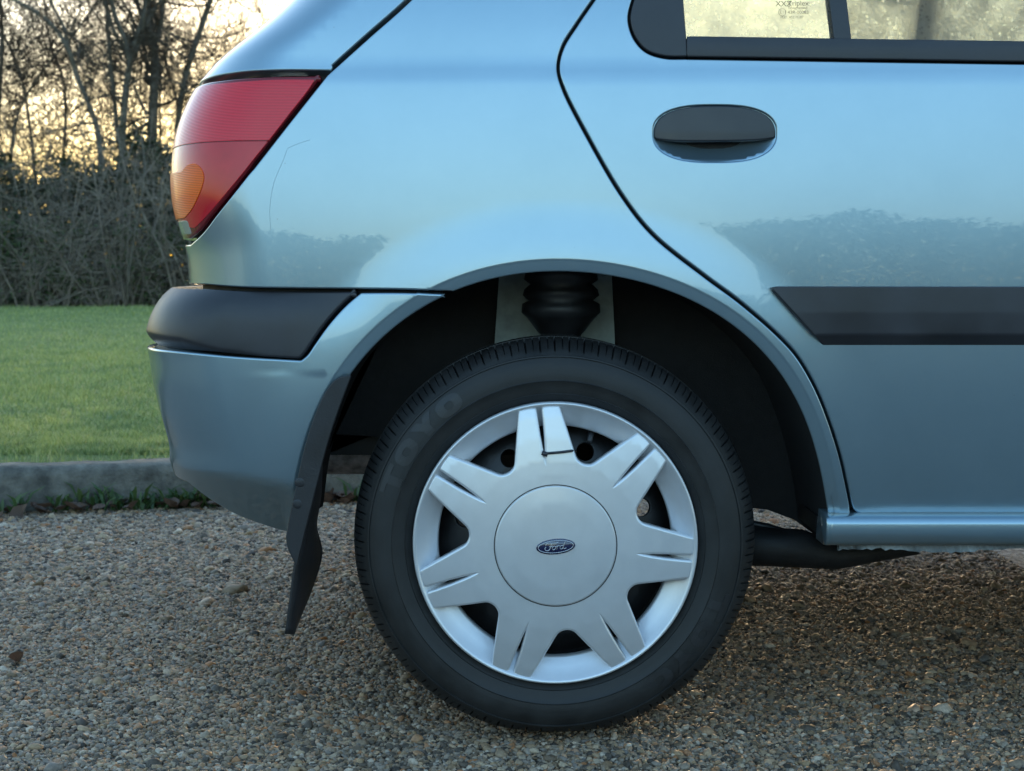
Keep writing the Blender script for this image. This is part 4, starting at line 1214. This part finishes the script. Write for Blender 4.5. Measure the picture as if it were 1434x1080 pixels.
    def oplate(nm, mat, levels, par):
        v = []; f = []
        for (rx, ry, y) in levels: v += oval(rx, ry, y)
        n = 60
        for l in range(len(levels) - 1):
            for i in range(n): f.append((l * n + i, l * n + (i + 1) % n, (l + 1) * n + (i + 1) % n, (l + 1) * n + i))
        f.append(tuple((len(levels) - 1) * n + i for i in range(n)))
        return mesh_obj(nm, v, [tuple(reversed(q)) for q in f], mat, par)
    yb = -0.0247
    oplate('badge', 'emblem_blue', [(0.0270, 0.0107, yb + 0.003), (0.0270, 0.0107, yb - 0.0006), (0.0262, 0.0099, yb - 0.0012)], w)
    # silver line round the edge
    t = Tubes(); ov = [np.array(q) for q in oval(0.0243, 0.0084, yb - 0.0013)]; ov.append(ov[0])
    t.add(ov, [0.00055] * len(ov), 5, cap=False); t.build('badge_border', 'emblem_silver', w)
    t = Tubes()
    strokes = [  # script letters, x right, z up, in units of the badge half-height
        [(-1.42, .05), (-1.62, -.15), (-1.55, -.42), (-1.25, -.55), (-.95, -.35), (-.75, .1), (-.55, .62)], [(-1.45, .25), (-1.35, .55), (-1.0, .72), (-.55, .66), (0.1, .62), (.42, .74)], [(-1.0, .05), (-.72, .1), (-.5, .18)],
        [(-.25, .12), (-.5, .0), (-.58, -.28), (-.42, -.48), (-.2, -.38), (-.08, -.1), (-.2, .1), (-.05, .0), (.12, .1)],
        [(.12, .14), (.12, -.1), (.05, -.46)], [(.1, -.1), (.28, .12), (.44, .12), (.5, 0.02)],
        [(.98, .1), (.72, .1), (.56, -.12), (.56, -.38), (.72, -.47), (.92, -.3), (1.05, .05)], [(1.38, .72), (1.2, .38), (1.04, -.1), (1.02, -.38), (1.2, -.45), (1.4, -.3)]]
    ti = R(5.5)
    for s_ in strokes:
        c_ = catmull(s_, n=6)
        pts3 = []
        for (x, z) in c_:
            x, z = x * 0.0098 + 0.0006, z * 0.0084
            pts3.append((x * math.cos(ti) - z * math.sin(ti), yb - 0.0014, x * math.sin(ti) + z * math.cos(ti)))
        t.add(pts3, [0.00062] * len(pts3), 5)
    t.build('badge_script', 'emblem_silver', w)
    # cable tie holding the cover on
    def wl_(px, py, y): p = U(px, py, y); return (p.x - HX, y, p.z - HZ)
    return w
wheel = make_wheel('wheel')
def wl_(px, py, y):
    p = U(px, py, y); return (p.x - HX, y, p.z - HZ)
t = Tubes(); t.add([wl_(764, 640, 0.004), wl_(763, 637, -0.012), wl_(766, 635, -0.0185), wl_(785, 633.5, -0.0185), wl_(800, 631.5, -0.0175), wl_(804, 631, -0.008), wl_(806, 632, 0.01)], [0.0019] * 7, 6)
t.add([wl_(759, 634, -0.018), wl_(767, 637, -0.019)], [0.0036, 0.0036], 6)
t.build('cable_tie', 'black_trim', wheel)
# other wheels
def copy_tree(o, parent=None):
    c = o.copy(); col.objects.link(c); c.parent = parent
    for ch in o.children: copy_tree(ch, c)
    return c
for (x, y, rz) in ((FXC, 0.0, 0.0), (HX, CW - 0.06, math.pi), (FXC, CW - 0.06, math.pi)):
    c = copy_tree(wheel, car); c.location = (x, y, HZ); c.rotation_euler = (0, 0, rz)

# ================================================================== VEGETATION
simple('bark', (0.12, 0.105, 0.085), 0.9, 0.4, 12, 0.6, 60, 0.01)
simple('twig', (0.085, 0.066, 0.050), 0.85, 0.35, 9)
simple('hedge_twig', (0.23, 0.19, 0.155), 0.85, 0.45, 5)
def leafmat(name, stops, trans=0.3):
    m, nt, b = nodemat(name); setp(b, rough=0.5)
    geo = nt.nodes.new('ShaderNodeNewGeometry')
    r = ramp(nt, geo.outputs['Random Per Island'], stops); nt.links.new(r.outputs[0], b.inputs['Base Color'])
    tlb = nt.nodes.new('ShaderNodeBsdfTranslucent'); nt.links.new(r.outputs[0], tlb.inputs[0])
    ms = nt.nodes.new('ShaderNodeMixShader'); ms.inputs[0].default_value = trans
    nt.links.new(b.outputs[0], ms.inputs[1]); nt.links.new(tlb.outputs[0], ms.inputs[2]); nt.links.new(ms.outputs[0], nt.nodes['Material Output'].inputs[0])
leafmat('ivy', [(0, (0.018, 0.028, 0.012)), (0.5, (0.035, 0.050, 0.020)), (0.85, (0.055, 0.075, 0.030)), (1, (0.10, 0.085, 0.05))], 0.15)
leafmat('evergreen', [(0, (0.016, 0.030, 0.012)), (0.6, (0.035, 0.060, 0.022)), (1, (0.06, 0.085, 0.03))], 0.2)
leafmat('weed', [(0, (0.035, 0.075, 0.022)), (0.6, (0.065, 0.12, 0.035)), (1, (0.11, 0.15, 0.05))], 0.3)
leafmat('dead_leaf', [(0, (0.055, 0.030, 0.022)), (0.5, (0.105, 0.060, 0.042)), (1, (0.19, 0.12, 0.08))], 0.15)

class Sticks:
    """many thin three-sided twigs as one mesh"""
    def __init__(self): self.V = []; self.F = []; self.n = 0
    def add(self, pts, r0, r1, sides=3):
        pts = np.asarray(pts, float); m_ = len(pts)
        t = np.gradient(pts, axis=0); t /= np.linalg.norm(t, axis=1)[:, None] + 1e-9
        ref = np.array([0.3, 0.2, 0.93]) if abs(t[0][2]) < 0.8 else np.array([0.95, 0.3, 0.1])
        a = np.cross(t, ref); a /= np.linalg.norm(a, axis=1)[:, None] + 1e-9; b_ = np.cross(t, a)
        rr = np.linspace(r0, r1, m_)[:, None]
        ang = np.arange(sides) * 2 * math.pi / sides
        ring = pts[:, None, :] + rr[:, None] * (np.cos(ang)[None, :, None] * a[:, None, :] + np.sin(ang)[None, :, None] * b_[:, None, :])
        self.V.append(ring.reshape(-1, 3))
        i = np.arange(m_ - 1)[:, None]; k = np.arange(sides)[None, :]; k2 = (k + 1) % sides
        f = np.stack([i * sides + k, i * sides + k2, (i + 1) * sides + k2, (i + 1) * sides + k], -1).reshape(-1, 4) + self.n
        self.F.append(f); self.n += m_ * sides
    def build(self, name, mat, parent=None, smooth=True): return fast_mesh(name, np.vstack(self.V), np.vstack(self.F), mat, parent, smooth)

def wander(p, d, L, n, wob, up=0.0):
    pts = [np.array(p, float)]; d = np.array(d, float); d /= np.linalg.norm(d)
    for i in range(n):
        d = d + rng.normal(0, wob, 3) + np.array([0, 0, up]); d /= np.linalg.norm(d)
        pts.append(pts[-1] + d * L / n)
    return np.array(pts), d
def branch_out(st, pts, r0, r1, level, density, spread=1.0):
    """side shoots along a limb, and shoots on those"""
    L = np.linalg.norm(np.diff(pts, axis=0), axis=1).sum()
    n = max(2, int(L * density))
    seg = np.linspace(0.12, 1.0, n)
    idx = seg * (len(pts) - 1)
    for q in idx:
        q = min(q + rng.uniform(-.2, .2), len(pts) - 1.001); q = max(q, 0)
        i = int(q); f = q - i
        p = pts[i] * (1 - f) + pts[i + 1] * f
        t = pts[i + 1] - pts[i]; t /= np.linalg.norm(t) + 1e-9
        d = t * rng.uniform(0.1, 0.8) + rng.normal(0, 0.8, 3) * spread; d[2] += 0.15
        if level == 1: LL = rng.uniform(0.6, 1.7); rr = max(0.008, (r0 + (r1 - r0) * q / len(pts)) * 0.35); k = 6
        elif level == 2: LL = rng.uniform(0.3, 0.85); rr = 0.0075; k = 4
        else: LL = rng.uniform(0.12, 0.40); rr = 0.0050; k = 3
        ch, _ = wander(p, d, LL, k, 0.22, 0.02)
        st.add(ch, rr, rr * 0.45)
        if level < 3: branch_out(st, ch, rr, rr * 0.5, level + 1, 5.5 if level == 1 else 7.0)
def make_tree(name, label, limbs, Y, dens=4.2):
    base = U(*limbs[0][0][0], Y)
    root = empty(name, (0, 0, 0)); tag(root, label, 'tree', 'bare trees behind the lawn')
    trunk, crown = Sticks(), Sticks()
    for path, r0, r1 in limbs:
        c = catmull(path, n=5)
        yy = Y + np.cumsum(rng.normal(0, 0.03, len(c)))
        P = np.array([np.array(U(a, b_, y)) for (a, b_), y in zip(c, yy)])
        if P[0, 2] < 0.9: P[0, 2] = 0.0
        trunk.add(P, r0 * .85, r1 * .85, 7)
        branch_out(crown, P[len(P) // 6:], r0, r1, 1, dens)
        # beyond the top of the picture the limb goes on and divides
        d = P[-1] - P[-3]
        for k in range(3):
            ch, dd = wander(P[-1], d / np.linalg.norm(d) + rng.normal(0, 0.35, 3), rng.uniform(1.5, 3.0), 8, 0.12, 0.03)
            trunk.add(ch, r1 * 0.8, r1 * 0.2, 5)
            branch_out(crown, ch, r1 * .8, r1 * .2, 1, 2.0)
    trunk.build('trunk', 'bark', root); crown.build('crown', 'twig', root)
    return root
make_tree('bare_tree', 'bare tree with the thickest straight trunk, left of the tail light',
          [([(214, 425), (213, 300), (213, 200), (215, 140), (217, 90), (211, 40), (205, 0), (198, -60)], 0.115, 0.075),
           ([(216, 70), (224, 40), (228, 0), (232, -60)], 0.07, 0.045), ([(212, 45), (198, 18), (186, -10), (175, -50)], 0.05, 0.03), ([(205, 160), (196, 140), (186, 118)], 0.035, 0.02)], 23.4)
make_tree('bare_tree', 'bare tree whose slim trunk forks into a Y, left of the thickest trunk',
          [([(170, 425), (172, 300), (171, 200), (174, 150), (178, 112), (182, 88)], 0.085, 0.06), ([(182, 88), (172, 66), (160, 45), (152, 20), (143, -10), (128, -50)], 0.045, 0.03), ([(182, 90), (192, 72), (199, 45), (203, 15), (212, -40)], 0.04, 0.025),
           ([(166, 200), (159, 130), (154, 80), (150, 20), (146, -40)], 0.045, 0.035)], 22.9)
make_tree('bare_tree', 'thin bare tree bending far over to the left of the picture',
          [([(142, 425), (141, 260), (137, 185), (124, 145), (108, 108), (97, 72), (78, 42), (55, 20), (25, 3), (-20, -25)], 0.06, 0.03), ([(97, 72), (90, 40), (70, 0), (55, -50)], 0.035, 0.02)], 22.5, 3.2)
make_tree('bare_tree', 'bare tree leaning right, just beside the tail light',
          [([(244, 425), (246, 300), (249, 175), (257, 118), (268, 78), (282, 38), (294, 0), (310, -50)], 0.075, 0.05), ([(226, 425), (225, 250), (224, 150), (225, 95)], 0.03, 0.02)], 23.8)
make_tree('bare_tree', 'bushy bare tree at the left edge of the picture',
          [([(-20, 425), (-8, 250), (3, 60), (2, 20), (-4, -40)], 0.05, 0.03), ([(60, 425), (52, 280), (42, 180), (30, 110), (10, 60), (-20, 0)], 0.04, 0.02), ([(85, 425), (88, 240), (92, 150), (88, 110), (70, 60), (62, 0)], 0.04, 0.02), ([(20, 425), (15, 250), (25, 160), (60, 100), (110, 40), (150, -20)], 0.035, 0.02)], 24.4, 4.0)
# a few more along the field edge, outside the frame
for i, x in enumerate((-11.5, -13.2, 1.0, 4.5)):
    root = empty('bare_tree', (0, 0, 0)); tag(root, ['bare tree further left along the hedge', 'bare tree furthest left along the hedge', 'bare tree behind the car roof', 'bare tree beyond the front of the car'][i], 'tree', 'bare trees behind the lawn')
    trunk, crown = Sticks(), Sticks()
    P, d = wander((x, 23.5 + 0.3 * i, 0), (rng.normal(0, .1), 0, 1), 4.2, 14, 0.07, 0.06)
    trunk.add(P, 0.10, 0.05, 7); branch_out(crown, P[4:], 0.1, 0.05, 1, 2.0)
    for k in range(4):
        ch, dd = wander(P[-1 - k], d + rng.normal(0, 0.6, 3), 3.0, 10, 0.12, 0.05); trunk.add(ch, 0.045, 0.01, 5); branch_out(crown, ch, .045, .01, 1, 1.6)
    trunk.build('trunk', 'bark', root); crown.build('crown', 'twig', root)

# wild hedge at the back of the lawn
def leaves_mesh(name, C, size, mat, parent=None, flat=None):
    k = len(C)
    a = rng.normal(0, 1, (k, 3)); a /= np.linalg.norm(a, axis=1)[:, None]
    b_ = rng.normal(0, 1, (k, 3)); b_ -= a * (a * b_).sum(1)[:, None]; b_ /= np.linalg.norm(b_, axis=1)[:, None]
    s = size * rng.uniform(0.6, 1.3, k)[:, None]
    nrm = np.cross(a, b_)
    V = np.stack([C - a * s, C + b_ * s * 0.5 + nrm * s * .12, C + a * s, C - b_ * s * 0.5 + nrm * s * .12], 1).reshape(-1, 3)
    i = np.arange(k)[:, None] * 4
    return fast_mesh(name, V, np.concatenate([i + [0, 1, 2], i + [0, 2, 3]]), mat, parent)
hedge = empty('wild_hedge', (0, 0, 0)); tag(hedge, 'tangled leafless hedge of brambles along the back of the lawn', 'hedge')
st = Sticks()
def hedge_top(x): return 2.75 + 0.30 * np.sin(x * 1.9 + 1.0) + 0.22 * np.sin(x * 4.7) + 0.12 * np.sin(x * 11.3)
for (xa, xb, nst) in ((-11.0, -3.5, 430), (-17, -11, 200), (-3.5, 7.0, 420)):
    for k in range(nst):
        x = rng.uniform(xa, xb); y = rng.uniform(21.2, 23.0)
        L = rng.uniform(1.4, 3.0) if rng.random() < .7 else rng.uniform(.5, 1.4)
        P, d = wander((x, y, 0.05), (rng.normal(0, .32), rng.normal(-0.05, .22), 1), L * 1.15, 9, 0.13, 0.0)
        st.add(P, rng.uniform(.006, .016), 0.004, 4)
        # arching side shoots
        for q in range(rng.integers(6, 12)):
            i = rng.integers(1, 9)
            ch, _ = wander(P[i], (rng.normal(0, 1), rng.normal(-.2, .6), rng.normal(0.25, .5)), rng.uniform(.3, 1.3), 5, 0.22, -0.05)
            ch[:, 2] = np.maximum(ch[:, 2], 0.1)
            st.add(ch, rng.uniform(.003, .007), 0.002)
            for w_ in range(3):
                c2, _ = wander(ch[rng.integers(1, 5)], rng.normal(0, 1, 3), rng.uniform(.12, .5), 3, 0.3)
                st.add(c2, 0.003, 0.0016)
st.build('stems', 'hedge_twig', hedge)
t = Tubes(); t.add([U(177, 430, 21.1), U(181, 380, 21.1), U(190, 320, 21.15), U(200, 262, 21.2), U(203, 225, 21.3), U(197, 190, 21.4)], [.020, .019, .017, .015, .012, .008], 7); t.build('pale_stem', 'bark', hedge)
# thin scrub standing behind the hedge: nobody could count it
sb = Sticks()
for k in range(4600):
    x = rng.uniform(-11.5, -3.2) if k < 2800 else rng.uniform(-17, 7)
    z0 = rng.uniform(0.8, 4.6) if k % 3 else rng.uniform(3.5, 6.8)
    P, d = wander((x, rng.uniform(24.0, 26.5), z0), (rng.normal(0, .6), rng.normal(0, .2), rng.uniform(.2, 1)), rng.uniform(.5, 1.5), 5, .2, .02)
    sb.add(P, .006, .003)
    for q in range(6):
        c2, _ = wander(P[rng.integers(1, 6)], (rng.normal(0, 1), rng.normal(0, .4), rng.normal(.2, .8)), rng.uniform(.15, .6), 3, .25); sb.add(c2, .004, .0025)
tag(sb.build('scrub', 'twig'), 'mass of fine bare twigs behind the trunks', 'scrub', kind='stuff')
kk = 95000
x = np.where(rng.random(kk) < .5, rng.uniform(-11, -3.5, kk), rng.uniform(-17, 7, kk))
leaves_mesh('blocking_leaves', np.column_stack([x, 23.0 + rng.uniform(0, 1.6, kk), 0.05 + hedge_top(x) * 0.9 * rng.uniform(0, 1.0, kk) ** 1.15]), 0.052, 'ivy', hedge)  # dense leaf layer added inside the hedge to block the light behind
kk = 42000
x = np.where(rng.random(kk) < .5, rng.uniform(-11, -3.5, kk), rng.uniform(-17, 7, kk))
zt_ = hedge_top(x)
z = 0.08 + zt_ * rng.beta(1.25, 1.35, kk)
y = 21.6 + rng.uniform(0, 2.3, kk)
leaves_mesh('ivy_leaves', np.column_stack([x, y, z]), 0.032, 'ivy', hedge)
kk = 9000
xc_ = rng.uniform(-11, -4, 60); zc_ = rng.uniform(.1, 1.5, 60); id_ = rng.integers(0, 60, kk)
leaves_mesh('bramble_leaves', np.column_stack([xc_[id_] + rng.normal(0, .22, kk), rng.uniform(21.2, 21.9, kk), np.clip(zc_[id_] + rng.normal(0, .14, kk), .1, 3)]), 0.030, 'weed', hedge)

# clipped evergreen hedges either side of the entrance behind the photographer (they show in the paint)
def ever(name, label, x0, x1, y, h, k):
    e = empty(name, (0, 0, 0)); tag(e, label, 'hedge', 'hedges either side of the drive entrance')
    x = rng.uniform(x0, x1, k); edge = np.minimum(x - x0, x1 - x)
    top = h * (0.93 + 0.05 * np.sin(x * 2.1) + 0.03 * np.sin(x * 5.3 + 1)) * np.clip(0.62 + edge * 0.55, 0, 1)
    z = top * rng.uniform(0, 1, k) ** 0.8
    yy = y - rng.uniform(0, 1.3, k)
    leaves_mesh('foliage', np.column_stack([x + rng.normal(0, .12, k), yy, z + rng.normal(0, .02, k)]), 0.045, 'evergreen', e)
    s = Sticks()
    for q in range(int((x1 - x0) * 2)):
        P, _ = wander((rng.uniform(x0, x1), y - .65, 0), (0, 0, 1), h * .85, 6, .12, .05); s.add(P, .03, .01, 5)
    tag(s.build('stems', 'bark', e), kind='stuff')
ever('clipped_hedge', 'dark evergreen hedge mirrored in the rear door', 1.0, 16, -13.5, 2.70, 90000)
ever('clipped_hedge', 'dark evergreen hedge mirrored behind the tail light', -20, -2.3, -13.5, 2.3, 90000)

# weeds and fallen leaves at the foot of the kerb
for i, s in enumerate((-0.93, -0.80, -0.72, -0.66, -0.60, -0.52, -0.47, -0.43, -0.38, -0.30, -0.24, -1.15, -1.3, 0.02)):
    p = kerb_pt(s, -0.03 - 0.02 * random.random())
    V = []; Fq = []
    nbl = random.randint(14, 28)
    for k in range(nbl):
        a = random.uniform(0, 6.28); L = random.uniform(0.04, 0.11); w_ = random.uniform(0.003, 0.008)
        b0 = np.array([p[0] + random.gauss(0, .022), p[1] + random.gauss(0, .012), -0.010]); dr = np.array([math.cos(a), math.sin(a) * .6, 0]); sd = np.array([-math.sin(a), math.cos(a), 0]) * w_
        hz = L * random.uniform(.45, .95)
        m1 = b0 + dr * L * .35 + np.array([0, 0, hz * .75]); m2 = b0 + dr * L * .8 + np.array([0, 0, hz])
        i0 = len(V); V += [b0 - sd * .4, b0 + sd * .4, m1 + sd, m1 - sd, m2]; Fq += [(i0, i0 + 1, i0 + 2), (i0, i0 + 2, i0 + 3), (i0 + 3, i0 + 2, i0 + 4)]
    o = fast_mesh('weed_tuft', np.array(V), np.array(Fq), 'weed'); tag(o, 'small green weed tuft rooted where gravel meets the kerb', 'weed', 'weeds along the foot of the kerb')
def leaf_geo(L):
    c = [(-.5, 0), (-.3, .2), (0, .3), (.3, .2), (.5, 0), (.3, -.2), (0, -.3), (-.3, -.2)]
    v = [(0, 0, -0.08 * L)] + [(x * L, y * L, L * (0.10 * abs(y) * 2 + random.uniform(0, .18))) for x, y in c]
    return v, [(0, 1 + i, 1 + (i + 1) % 8) for i in range(8)]
def leaf(p, L, label, group):
    v, f = leaf_geo(L); o = mesh_obj('fallen_leaf', v, f, 'dead_leaf', smooth=False); o.location = p; o.rotation_euler = (random.gauss(0, .3), random.gauss(0, .3), random.uniform(0, 6.28))
    return tag(o, label, 'leaf', group)
for k in range(120):
    q = kerb_pt(random.uniform(-1.4, 0.2), -abs(random.gauss(0.015, 0.035)) - 0.012)
    leaf((q[0], q[1], random.uniform(0.0, 0.016)), random.uniform(0.035, 0.07), 'dead brown leaf lying in the litter against the kerb', 'fallen leaves along the kerb')
q = U(22, 925, 0.25); 
d_ = H / math.tan(math.atan((925 - 540) / F_PX) + PITCH) - D
q = U(22, 925, d_); leaf((q.x, q.y, 0.002), 0.045, 'single pale brown leaf lying on the gravel at the left edge', None)
